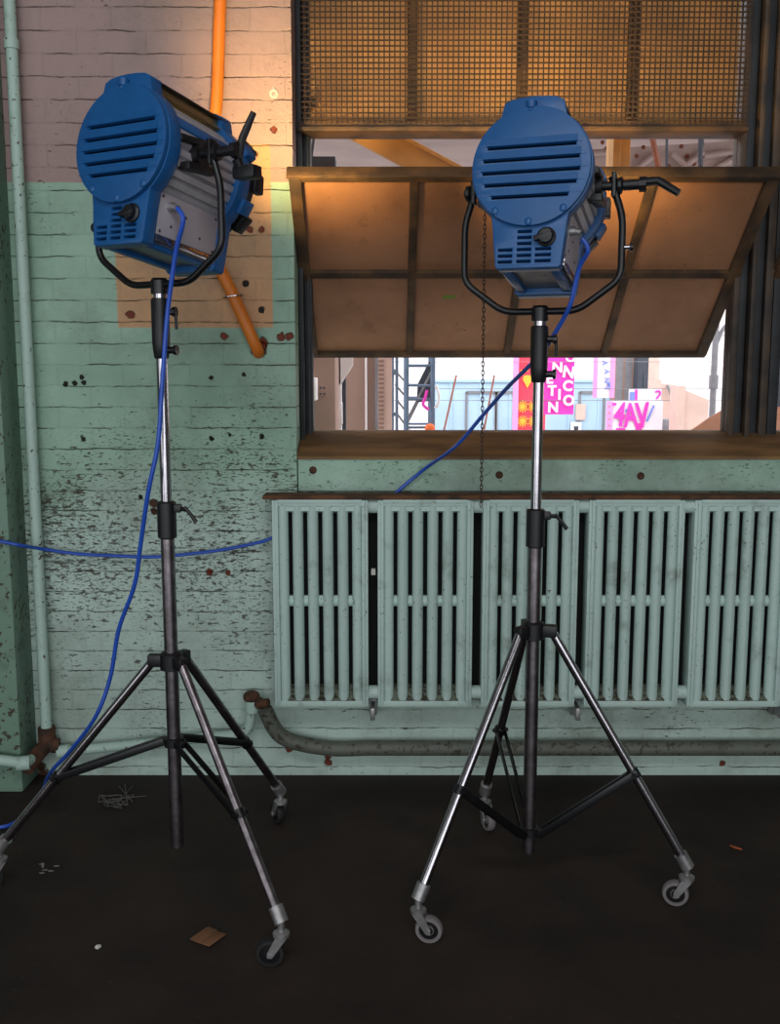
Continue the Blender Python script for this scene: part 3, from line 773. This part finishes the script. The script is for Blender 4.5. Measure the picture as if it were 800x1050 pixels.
pts += [Vector((pts[-1].x - .06, -.018, .99)), Vector((-.05, -.018, .95)), Vector((-.30, -.02, .93)), at(278, 552, -.04), at(262, 557, -.035), at(220, 565, -.03), at(160, 571, -.03), at(120, 570, -.035), at(80, 568, -.045), at(44, 563, -.078), at(20, 559, -.16), at(0, 555, -.165), at(-60, 545, -.165)]
m = MB(); m.tube(smooth(pts, 8), .0062, 8)
tag(m.build('power_cable', M['cable']), 'blue power cable sagging over the sill, behind the radiator and along the brick wall', 'cable', 'blue power cables')

# ------------------------------------------------------------------ litter on the floor
m = MB(); c = at_z(214, 961, .002)
m.X = Matrix.Translation(c) @ Matrix.Rotation(R(-32), 4, 'Z')
m.box((-.034, -.034, 0), (.0, .034, .003), .001); m.box((.0, -.034, 0), (.034, .03, .003), .001, Matrix.Rotation(R(-4), 4, 'Y'))
tag(m.build('cardboard_scrap', M['card']), 'flattened brown cardboard scrap on the dark floor at the front', 'scrap')
m = MB(); c = at_z(100, 971, .006); m.ball(c, .007, (1, .9, .8)); m.ball(c + Vector((.004, .003, 0)), .005)
tag(m.build('paper_ball', M['white']), 'tiny white crumpled pellet on the dark floor', 'litter')
m = MB()
for k in range(4):
    p = [at_z(118 + random.uniform(-18, 20), 822 + random.uniform(-8, 8), .004 + .004 * (j % 2)) for j in range(6)]
    m.tube(smooth(p, 6, True), .0009, 5, closed=True)
for e in ((122, 806, 136, 822), (136, 806, 120, 824), (110, 820, 150, 816), (128, 804, 131, 826)):
    m.tube([at_z(e[0], e[1], .006), at_z((e[0] + e[2]) / 2, (e[1] + e[3]) / 2, .014), at_z(e[2], e[3], .006)], .0009, 5)
tag(m.build('strapping_loop', M['strap']), 'tangle of thin pale wire lying on the dark floor near the wall', 'wire')
m = MB(); m.tube([at_z(749, 867, .004), at_z(754, 869, .006), at_z(761, 871, .004)], [.003, .004, .003], 6)
tag(m.build('wood_splinter', M['stick']), 'small orange splinter of wood on the bare floor beyond the grey-wheeled stand', 'litter')
m = MB()
for px, py in ((43, 886), (46, 892), (43, 895), (58, 888), (52, 893)):
    c = at_z(px, py, .002); m.ball(c, .006, (1.6, .8, .3), 8)
m.ball(at_z(44, 888, .004), .009, (.5, .5, 1.3), 8)
tag(m.build('plaster_crumbs', M['strap'], kind='stuff'), 'scatter of pale plaster crumbs on the floor beside the black-wheeled stand', 'crumbs')

# ------------------------------------------------------------------ outside the window
def X(px, Y, z=1.4):
    dep = (Y + 3.4) * math.cos(TILT) - (z - 1.45) * math.sin(TILT); return (px - 400) * dep / 1000
MB().box((-8, .3, -.1), (14, 24, 0)).build('floor_outside', M['o_floor'], kind='structure')
Yw = 15.0
m = MB(); m.box((-8, Yw, 0), (14, Yw + .2, 4.2)); m.build('wall_outside', M['o_white'], kind='structure')
MB().box((-8.2, .3, 0), (-8, Yw, 4.2)).build('wall_outside_left', M['o_white'], kind='structure')
MB().box((14, .3, 0), (14.2, Yw, 4.2)).build('wall_outside_right', M['o_white'], kind='structure')
# pale blue panelled dado of the far wall
m = MB(); zt = at(500, 389, Yw - .1).z; xa = X(446, Yw); xb = X(668, Yw)
m.box((xa, Yw - .10, 0), (xb, Yw - .004, zt), .01)
m.box((xa, Yw - .14, zt - .06), (xb, Yw - .08, zt), .01)
k = 0; x = xa + .3
while x < xb:
    m.box((x - .02, Yw - .12, 0), (x + .02, Yw - .09, zt - .05)); x += .55
pan = tag(m.build('panel_partition', M['o_blue']), 'pale blue panelled partition along the far wall outside', 'partition')
m = MB()
for a, b in ((478, 508), (509, 548), (594, 619)):
    x0_, x1_ = X(a, Yw), X(b, Yw); z1 = at(500, 402, Yw - .1).z
    for q in (x0_, x1_): m.box((q - .02, Yw - .135, 0), (q + .02, Yw - .09, z1))
    m.box((x0_, Yw - .135, z1 - .03), (x1_, Yw - .09, z1 + .02))
m.build('door_frame', M['o_grey'], pan)
m = MB(); m.box((X(590, Yw), Yw - .15, .62), (X(600, Yw), Yw - .12, at(600, 414, Yw).z)); m.build('notice_board', M['o_pink'], pan)
m = MB(); s0, s1 = X(587, Yw - .2), X(598, Yw - .2); z0, z1 = at(590, 443, Yw - .2).z - .05, at(590, 433, Yw - .2).z
m.box((s0, Yw - .17, z0), (s1, Yw - .15, z1)); sg = m.build('notice', M['b_white'], pan)
m = MB(); cx, cz = (s0 + s1) / 2, (z0 + z1) / 2 + .0
m.prism([(cx - .045, cz + .05), (cx, cz + .035), (cx + .045, cz + .05), (cx + .04, cz - .02), (cx, cz - .06), (cx - .04, cz - .02)], Yw - .178, Yw - .17); m.build('shield_mark', M['o_dark'], sg)
# windows and dark locker on the far wall
m = MB(); w0, w1 = X(632, Yw - .2), X(648, Yw - .2); z0, z1 = at(640, 411, Yw - .2).z, 1.95
m.box((w0 - .08, Yw - .18, z0 - .05), (w1 + .08, Yw - .1, z1 + .1), .01); fr = m.build('yard_window', M['o_beige'])
m = MB()
m.box((w0, Yw - .195, z0), ((w0 + w1) / 2 - .02, Yw - .17, z1)); m.box(((w0 + w1) / 2 + .02, Yw - .195, z0), (w1, Yw - .17, z1)); m.build('pane', M['o_grey'], fr)
tag(fr, 'grey paned window in a beige frame on the far wall outside', 'window')
m = MB(); a, b = X(652, Yw - .5), X(664.5, Yw - .5); m.box((a, Yw - .6, 0), (b, Yw - .3, at(658, 366, Yw - .5).z + .1), .02); lk = m.build('metal_locker', M['o_dark'])
m = MB(); m.box(((a + b) / 2 - .003, Yw - .604, .1), ((a + b) / 2 + .003, Yw - .598, 1.5)); m.build('door_seam', M['void'], lk)
tag(lk, 'tall charcoal locker against the far wall outside', 'locker')
a, b = X(665, 11.4), X(676, 11.4)
m = MB(); m.lathe([((b - a) / 2 * 1.25, 0), ((b - a) / 2 * 1.25, .2), ((b - a) / 2, .22), ((b - a) / 2, 4.1)], 24, Matrix.Translation(((a + b) / 2, 11.4, 0)))
tag(m.build('round_column', M['o_pink']), 'round pinkish column standing outside beside the charcoal locker', 'column')
# low pinkish walls at the right, the second one with a raking top
def panelwall(a, b, ya, yb, Y, nm, lab):
    x0_, x1_ = X(a, Y), X(b, Y); m = MB()
    m.prism([(x0_, 0), (x1_, 0), (x1_, at(b, yb, Y).z), (x0_, at(a, ya, Y).z)], Y, Y + .25)
    m.box((x0_ - .10, Y - .03, 0), (x0_ - .001, Y + .28, at(a, ya, Y).z + .05))
    return tag(m.build(nm, M['o_pink']), lab, 'wall')
panelwall(678, 701, 393, 396, 10.4, 'low_wall', 'low pinkish wall outside, beside the round column')
panelwall(703, 728, 400, 410, 8.6, 'low_wall', 'low pinkish wall with a raking top outside, behind the plywood sheet')
m = MB(); m.tube([(X(686, 10.3), 10.36, at(686, 395, 10.3).z), (X(696, 10.3), 10.2, at(696, 425, 10.3).z), (X(699, 10.3), 10.2, 0)], .02, 8)
tag(m.build('leaning_rod', M['o_grey']), 'thin grey rod leaning on the low wall outside', 'rod')
m = MB(); bx = X(682, 9.5); bz = at(682, 434, 9.5).z
m.box((bx - .12, 9.4, 0), (bx + .22, 9.8, bz - .12), .02); m.box((bx - .10, 9.42, bz - .12), (bx + .10, 9.7, bz + .06), .03); m.ball((bx + .12, 9.5, bz - .05), .10)
tag(m.build('machine', M['o_grey']), 'small grey machine on the ground outside in front of the low pinkish wall', 'machine')
m = MB(); px = X(732, 7.5)
m.cyl((px, 7.5, 0), (px, 7.5, 2.6), .035, 12); m.tube(smooth([(px, 7.5, 1.75), (px + .1, 7.5, 1.98), (px + .24, 7.5, 1.92), (px + .26, 7.5, 1.7)], 6), .022, 10); m.cyl((px, 7.5, 1.3), (px, 7.5, 1.45), .05)
tag(m.build('standpipe', M['o_grey']), 'slim grey standpipe with a curved arm outside, beside the window post', 'pipe')
# curved plywood sheet leaning outside
m = MB(); Yp = 2.6
top = [(704, 446), (716, 438), (730, 428), (745, 419), (765, 413), (785, 413), (800, 417), (830, 430)]
poly = [(X(p, Yp), at(p, q, Yp).z) for p, q in top]
m.prism([(poly[0][0], 0)] + poly + [(poly[-1][0], 0)], Yp, Yp + .02)
tag(m.build('plywood_sheet', M['o_ply']), 'brown plywood sheet with a curved top edge outside behind the window post', 'sheet')
pg = []
for i_, (p, w) in enumerate(((789.5, .035), (795.5, .045), (803, .03))):
    m = MB(); xx = X(p, 4.5); m.cyl((xx, 4.5, 0), (xx, 4.5, 2.3), w, 12); m.cyl((xx, 4.5, 1.0), (xx, 4.5, 1.06), w * 1.25, 12)
    tag(m.build('scaffold_pole', M['o_dark']), 'dark upright pole outside the second window, %s' % ('nearest the window post', 'thickest of the three', 'farthest from the window post')[i_], 'pole', 'dark poles outside the second window')
# left: pier with socket box, white down pipe, second pier, louvre
Y1 = 1.5
m = MB(); a, b = X(300, Y1), X(344, Y1); m.box((a - .4, Y1, 0), (b, Y1 + .35, 2.34), .01); pier = tag(m.build('wall_pier', M['o_beige']), 'beige plastered pier outside carrying a socket plate and a white box', 'pier')
m = MB(); c = at(331, 401, Y1)
m.box((c.x - .022, Y1 - .006, c.z - .028), (c.x + .020, Y1 + .01, c.z + .03), .002)
so = m.build('socket_plate', M['o_beige'], pier)
for dx in (-.01, .008):
    for dz in (-.014, .016):
        m = MB(); m.ball((c.x + dx, Y1 - .006, c.z + dz), .0055, (1, .5, 1), 8); m.build('socket_hole', M['o_dark'], so)
m = MB(); c = at(322, 400, Y1 - .1); m.box((c.x - .10, Y1 - .16, c.z - .05), (c.x + .013, Y1, c.z + .06), .004)
tag(m.build('white_box', M['o_white']), 'white box fixed to the beige pier outside', 'box')
Y2 = 2.0
m = MB(); a = X(347, Y2); m.box((a - .015, Y2 - .03, 0), (a + .018, Y2 + .03, 2.0), .005)
m.prism([(a - .02, 1.40), (a + .015, 1.40), (a + .08, 1.50), (a + .10, 1.9), (a - .05, 1.9), (a - .05, 1.50)], Y2 - .03, Y2 + .03)
m.box((a - .022, Y2 - .04, 1.18), (a + .022, Y2 + .02, 1.30), .004)
tag(m.build('downpipe', M['o_white']), 'white downpipe with a flared head beside the beige pier', 'pipe')
m = MB(); a = X(352.5, Y2 + .1); m.box((a - .012, Y2 + .08, 0), (a + .012, Y2 + .14, 2.3)); tag(m.build('steel_stanchion', M['o_dark']), 'dark narrow upright just behind the white downpipe', 'post')
Y3 = 3.0
m = MB(); a, b = X(353, Y3), X(387, Y3); m.box((a - .2, Y3, 0), (b, Y3 + .4, 2.62), .01); p2_ = tag(m.build('wall_pier', M['o_beige']), 'wide beige pier outside with a white vertical strip', 'pier')
m = MB(); a = X(375.5, Y3); m.box((a - .007, Y3 - .02, 0), (a + .007, Y3, 2.6), .002); m.build('white_strip', M['o_white'], p2_)
m = MB(); a = X(386.5, Y3); m.box((a - .012, Y3 - .03, 0), (a + .008, Y3 + .02, 2.6), .003); m.build('edge_guard', M['o_grey'], p2_)
Y4 = 4.2
m = MB(); a, b = X(387, Y4), X(402, Y4); m.box((a, Y4, 0), (b, Y4 + .08, 2.3), .005); lv = tag(m.build('louvre_panel', M['o_pink']), 'pinkish slatted shutter panel outside beside the wide pier', 'shutter')
m = MB(); z = .9
while z < 1.55: m.box((a + .008, Y4 - .012, z), (a + (b - a) * .45, Y4 + .0, z + .018)); z += .034
m.build('slat', M['o_beige'], lv)
m = MB(); a = X(407, 5); m.cyl((a, 5, 0), (a, 5, 2.4), .014, 10); m.cyl((a - .035, 5.1, 0), (a - .035, 5.1, 2.4), .012, 10)
for z in (.8, 1.1, 1.45): m.box((a - .045, 4.99, z), (a + .01, 5.1, z + .03))
tag(m.build('rail_post', M['o_bluedk']), 'slim blue grey double post outside between the shutter and the scaffold tower', 'post')
# scaffold tower with clutter
sc = thing('scaffold_tower', 'blue grey scaffold tower outside seen under the casement', 'scaffold', (0, 0, 0))
Ys = 6.0; xl, xr = X(417, Ys), X(444, Ys)
for a in (xl, xr):
    for yy in (Ys, Ys + .7):
        m = MB(); m.cyl((a, yy, 0), (a, yy, 2.6), .024 if yy == Ys else .02, 10); m.build('upright', M['o_bluedk'], sc)
for z in (.55, .95, 1.22, 1.35, 1.54):
    m = MB()
    m.cyl((xl, Ys, z), (xr, Ys, z), .012, 8); m.cyl((xl, Ys + .7, z), (xr, Ys + .7, z), .012, 8)
    for a in (xl, xr): m.cyl((a, Ys, z), (a, Ys + .7, z), .012, 8)
    m.build('ledger', M['o_bluedk'], sc)
m = MB(); m.cyl((xl, Ys + .1, 1.0), (xr, Ys + .1, 1.5), .011, 8); m.cyl((xl, Ys + .3, .95), (xr, Ys + .3, 1.45), .011, 8)
for q in range(5): m.cyl((xl + .03, Ys + .15 + q * .05, .92 - q * .06), (xr - .02, Ys + .2, .60 - q * .05), .009, 8)
for q in range(4): m.cyl((xl - .12 + q * .01, Ys + .02, 1.5 - q * .14), (xl + .02, Ys + .1, 1.35 - q * .14), .010, 8)
m.build('diagonal', M['o_grey'], sc)
m = MB(); c = at(437, 385, Ys + .3)
m.prism([(c.x - .09, 1.18), (c.x + .06, 1.20), (c.x + .07, 1.56), (c.x + .03, 1.58), (c.x - .08, 1.36)], Ys + .25, Ys + .45)
tag(m.build('tarpaulin_bundle', M['o_dark']), 'charcoal tarpaulin bundle hung inside the scaffold tower', 'tarpaulin')
m = MB(); m.tube(smooth([at(438, 400, Ys - .04), at(436, 408, Ys - .04), at(434, 415, Ys - .04), at(440, 420, Ys - .04)], 5), .014, 8)
tag(m.build('pink_strap', M['b_mag']), 'magenta strap tied to the scaffold tower', 'strap')
m = MB(); m.ball(at(441, 439, Ys - .08), .05, (1, .8, .9)); tag(m.build('orange_ball', M['b_orange']), 'orange ball shaped bundle low on the scaffold tower', 'bundle')
m = MB(); m.tube(smooth([at(447, 395, Ys - .05), at(450, 405, Ys - .06), at(449, 415, Ys - .05), at(446, 418, Ys - .03)], 5), .013, 8)
tag(m.build('white_hose', M['o_white']), 'loop of white hose hung on a scaffold upright outside', 'hose')
# thin leaning rods by the blue partition
for (a, b, c, d, lab) in ((468, 385, 455, 443, 'thin orange rod leaning outside, nearest the scaffold tower'), (507, 385, 496, 443, 'thin orange rod leaning outside behind the hanging chain')):
    m = MB(); A = at(a, b, 10.5); B = at(c, d, 10.2); B2 = A + (B - A) * (A.z / (A.z - B.z)); m.cyl(A, B2, .014, 8)
    tag(m.build('leaning_rod', M['o_rust']), lab, 'rod')

# banners on a wire
Yb = 9.0
bw = thing('banner_wire', 'taut thin wires stretched across outside, carrying the banners', 'wire', (0, Yb, 0))
for zt, yy in ((1.95, .03), (at(500, 371, Yb).z, -.03), (at(500, 411, Yb).z + .004, .012), (at(500, 399, Yb + .3).z + .004, .30), (1.951, .5)):
    m = MB(); m.cyl((-3, yy, zt), (12, yy, zt), .004, 8); m.build('strand', M['o_grey'], bw)
def quad(m, a, b, t, bt, Y, th=.006):
    p = at(a, t, Y); q = at(b, bt, Y); m.box((p.x, Y - th, q.z), (q.x, Y, p.z), 0)
def letters(parent, spec, mat, Y, name='lettering', wide=1):
    m = MB()
    for ch_, px, py, hpx, rot in spec:
        p = at(px, py, Y); s_ = hpx * (Y + 3.4) / 1000 / .70
        m.mesh(text_mesh(ch_, s_, .002), Matrix.Translation(p + Vector((0, -.012 - .0011 * len(m.bm.verts) ** .25, 0))) @ Matrix.Rotation(R(rot), 4, 'Y') @ Matrix.Diagonal((wide, 1, 1, 1)))
    return m.build(name, mat, parent)
def wavy(a, b, t, bt, Y):
    m = MB(); p = at(a, t, Y); q = at(b, bt, Y); n = 12
    fr_ = []; bk = []
    for i in range(n + 1):
        u = i / n; x = p.x + (q.x - p.x) * u; yy = Y + .006 * math.sin(u * 9)
        fr_.append((x, yy - .003)); bk.append((x, yy + .003))
    m.prism(fr_ + bk[::-1], q.z, p.z, 'z'); return m
bn = wavy(527, 559, 340, 441, Yb + .02).build('banner', M['b_red'])
tag(bn, 'coral red hanging banner with yellow sun motifs outside the window', 'banner', 'festival banners')
for px, py in ((536, 417), (536, 432), (547, 417), (547, 432)):
    m = MB()
    for k in range(12):
        a = 2 * PI * k / 12; c = at(px, py, Yb - .0)
        m.box((-.006, -.004, .026), (.006, .0, .075), 0, Matrix.Translation(c) @ Matrix.Rotation(a, 4, 'Y'))
    m.ball(at(px, py, Yb), .028, (1, .1, 1), 10); m.build('sun_print', M['b_yel'], bn)
m = MB(); p = at(541, 389, Yb); m.X = Matrix.Translation(p)
m.prism([(-.045, .05), (.045, .05), (.06, 0), (.0, -.11), (-.06, 0)], -.008, -.002); m.tube([(-.07, -.006, .09), (-.09, -.006, .12)], .008, 6); m.tube([(.07, -.006, .09), (.09, -.006, .12)], .008, 6); m.tube([(0, -.006, .1), (0, -.006, .15)], .008, 6)
m.build('bulb_print', M['b_yel'], bn)
m = MB(); quad(m, 527.2, 531, 341, 441, Yb - .002); m.build('border', M['b_pink'], bn)
bn = wavy(559.4, 588, 340, 425, Yb + .02).build('banner', M['b_mag'])
tag(bn, 'magenta hanging banner with large scattered white letters outside the window', 'banner', 'festival banners')
letters(bn, [('N', 571.5, 377, 10, 0), ('N', 583, 382, 11, 8), ('E', 563.5, 388.5, 10, 0), ('C', 582, 396, 10, 6), ('T', 566, 401, 10, 0), ('I', 573.5, 405, 10, 0), ('O', 583, 411, 10, 6), ('N', 567, 418, 10, 0), ('O', 585, 367, 9, 0)], M['b_white'], Yb)
bn = wavy(611, 630, 340, 408, Yb + .5).build('banner', M['b_white'])
tag(bn, 'narrow white hanging banner with pink edges outside near the charcoal locker', 'banner', 'festival banners')
m = MB(); quad(m, 609.5, 612, 342, 408, Yb + .49); quad(m, 627.5, 630, 342, 408, Yb + .49); m.build('border', M['b_pink'], bn)
letters(bn, [('A', 620, 372, 5, 90), ('A', 622, 381, 5, 90), ('N', 622, 390, 5, 90), ('I', 622, 398, 5, 90), ('M', 624, 395, 4, 90)], M['b_blue'], Yb + .48)
bn = wavy(645, 678, 399, 412, Yb + .3).build('banner', M['b_white'])
tag(bn, 'small white banner with pink marks just above the magenta lettered banner', 'banner', 'festival banners')
m = MB(); quad(m, 651.5, 653.5, 399.5, 411, Yb + .29); m.build('border', M['b_mag'], bn)
m = MB(); m.tube(smooth([at(672, 402, Yb + .29), at(676, 401, Yb + .29), at(677, 404, Yb + .29), at(673, 409, Yb + .29)], 5), .012, 6); m.build('pink_print', M['b_mag'], bn)
m = MB(); quad(m, 646, 651, 402, 411, Yb + .29); m.build('blue_print', M['b_blue'], bn)
bn = wavy(622, 678, 411, 470, Yb).build('banner', M['b_white'])
tag(bn, 'wide white and magenta banner with big painted letters low outside', 'banner', 'festival banners')
m = MB(); quad(m, 622.2, 627, 411.5, 468, Yb - .01); m.build('border', M['b_pink'], bn)
letters(bn, [('4', 635.5, 426, 23, 6), ('A', 646.5, 427, 23, -4), ('V', 658.5, 427, 24, -4)], M['b_mag'], Yb - .012, wide=.62)
for q in ((632, 641, 439, 447), (652, 658, 434, 446), (628, 632, 413, 416)):
    m = MB(); quad(m, *q, Yb - .012); m.build('pink_print', M['b_mag'], bn)
m = MB(); c = at(667, 424, Yb - .014); m.box((-.012, -.004, -.11), (.012, 0, .11), 0, Matrix.Translation(c) @ Matrix.Rotation(R(22), 4, 'Y')); m.ball(at(643, 421, Yb - .014), .022, (1, .1, 1), 10); m.build('blue_print', M['b_blue'], bn)
m = MB()
for q in range(4): m.ball(at(625, 417 + q * 6.5, Yb - .014), .024, (1, .1, 1), 10)
m.ball(at(635, 424, Yb - .018), .035, (.6, .1, 1), 10); m.build('dot_print', M['b_orange'], bn)

# roof over the nearest part of the yard, with beams seen through the gap over the casement
m = MB(); m.box((-2, 2.4, 3.02), (6, 5.4, 3.08)); 
for x in (-1.0, .1, 1.2, 2.3, 3.4): m.box((x, 2.4, 2.98), (x + .03, 5.4, 3.03))
m.build('ceiling_outside', M['o_steel'], kind='structure')
def beam(nm, lab, cat, m, mat, **k): return tag(m.build(nm, mat), lab, cat)
tr = thing('roof_truss', 'pale steel roof framing outside seen through the gap above the casement', 'truss')
Yt = .6
m = MB(); p0 = at(318, 105, Yt); p1 = at(505, 205, Yt)
u = (p1 - p0); L_ = u.length; ang = math.atan2(u.z, u.x)
mt = Matrix.Translation(p0) @ Matrix.Rotation(-ang, 4, 'Y')
m.box((-.5, 0, -.048), (L_ + .1, .03, .048), .004, mt); m.box((-.5, -.02, .040), (L_ + .1, .03, .056), .004, mt); m.build('diagonal_brace', M['o_wood'], tr)
a, b = X(629, Yt, 2.4), X(650, Yt, 2.4)
m = MB(); m.box((a, Yt + .04, 1.9), (b, Yt + .12, 3.02), .004); m.box((a, Yt - .01, 1.9), (a + .03, Yt + .06, 3.02), .003); m.build('hanger_post', M['o_wood'], tr)
m = MB(); m.box((-1.2, Yt + .05, 1.86), (3.2, Yt + .13, 1.98), .006); m.box((-1.2, Yt + .03, 2.98), (3.2, Yt + .13, 3.08)); m.box((3.0, Yt + .05, 0), (3.1, Yt + .13, 3.0)); m.box((-1.2, Yt + .05, 0), (-1.1, Yt + .13, 3.0)); m.build('bottom_chord', M['o_beige'], tr)
Yg = 3.2
m = MB()
m.prism([(X(605, Yg, 2.7), at(605, 150, Yg).z - .02), (X(760, Yg, 2.7), at(760, 141, Yg).z - .02), (X(760, Yg, 2.7), at(760, 185, Yg).z), (X(605, Yg, 2.7), at(605, 185, Yg).z)], Yg, Yg + .06)
for a, b, c, d in ((655, 172, 672, 158), (690, 158, 706, 172), (700, 172, 722, 156), (722, 160, 752, 156), (735, 172, 760, 160), (606, 158, 640, 155)):
    A, B = at(a, b, Yg - .02), at(c, d, Yg - .02); m.tube([A, B], .02, 8)
gp = m.build('gusset_plate', M['o_steel'], tr)
for q, w in ((618, 146), (622, 152), (653, 160), (660, 151), (673, 159), (686, 170), (699, 150), (705, 160), (712, 168), (655, 170)):
    m = MB(); m.ball(at(q, w, Yg - .005), .014, (1, .6, 1), 8); m.build('rivet', M['o_rust'], gp)
m = MB(); m.tube([at(668, 136, 2.0), at(677, 180, 2.0)], .016, 8); m.build('oxide_rod', M['o_rust'], tr)
m = MB(); m.tube([at(684, 136, 2.4), at(684, 180, 2.4)], .008, 8); m.build('drop_rod', M['o_dark'], tr)
m = MB(); m.tube([at(719, 136, 2.0), at(719, 148, 2.0), at(718, 155, 2.0), at(719, 180, 2.0)], [.012, .018, .014, .012], 8); m.build('drop_rod', M['o_dark'], tr)
m = MB(); a = at(313, 160, .9); b = at(344, 180, .9); m.box((a.x, .9, b.z), (b.x, 1.0, a.z), .004); m.tube([at(318, 172, .95), at(322, 140, .95)], .006, 8)
tag(m.build('lamp_housing', M['o_dark']), 'small dark box under the roof outside the upper window corner', 'box')
m = MB(); m.box((-2, .92, a.z - .02 if False else b.z - .05), (X(344, .92, 2.3) + .25, .98, b.z), .004); m.box((-2, .3, b.z - .05), (-1.9, .98, b.z)); m.build('bracket_rail', M['o_grey'], tr)

# ------------------------------------------------------------------ light
w = bpy.data.worlds.new('sky'); SC.world = w; w.use_nodes = True
bg = w.node_tree.nodes['Background']; bg.inputs[0].default_value = (.93, .95, 1, 1); bg.inputs[1].default_value = 3.8
def area(nm, loc, target, sx, sy, e, c):
    l = bpy.data.lights.new(nm, 'AREA'); l.shape = 'RECTANGLE'; l.size = sx; l.size_y = sy; l.energy = e; l.color = c
    o = bpy.data.objects.new(nm, l); COL.objects.link(o); o.location = loc
    o.rotation_euler = (Vector(target) - Vector(loc)).to_track_quat('-Z', 'Y').to_euler(); return o
area('daylight_fill_rear', (.4, -8.9, 1.6), (.4, 0, 1.5), 8.8, 3.0, 262, (.92, .96, 1))  # added fill lamp behind the camera; the wall there has no opening
area('daylight_fill_left', (-3.9, -4.6, 1.3), (2, -4.6, 1.3), 2.6, 2.4, 36, (.92, .96, 1))  # added lamp for highlights on the stand legs; left wall is solid
area('daylight_fill_top', (-.3, -4.2, 4.4), (-.1, 0, 1.0), 3.0, 1.4, 95, (.94, .97, 1))  # added overhead lamp to bring out the wall relief; ceiling is closed
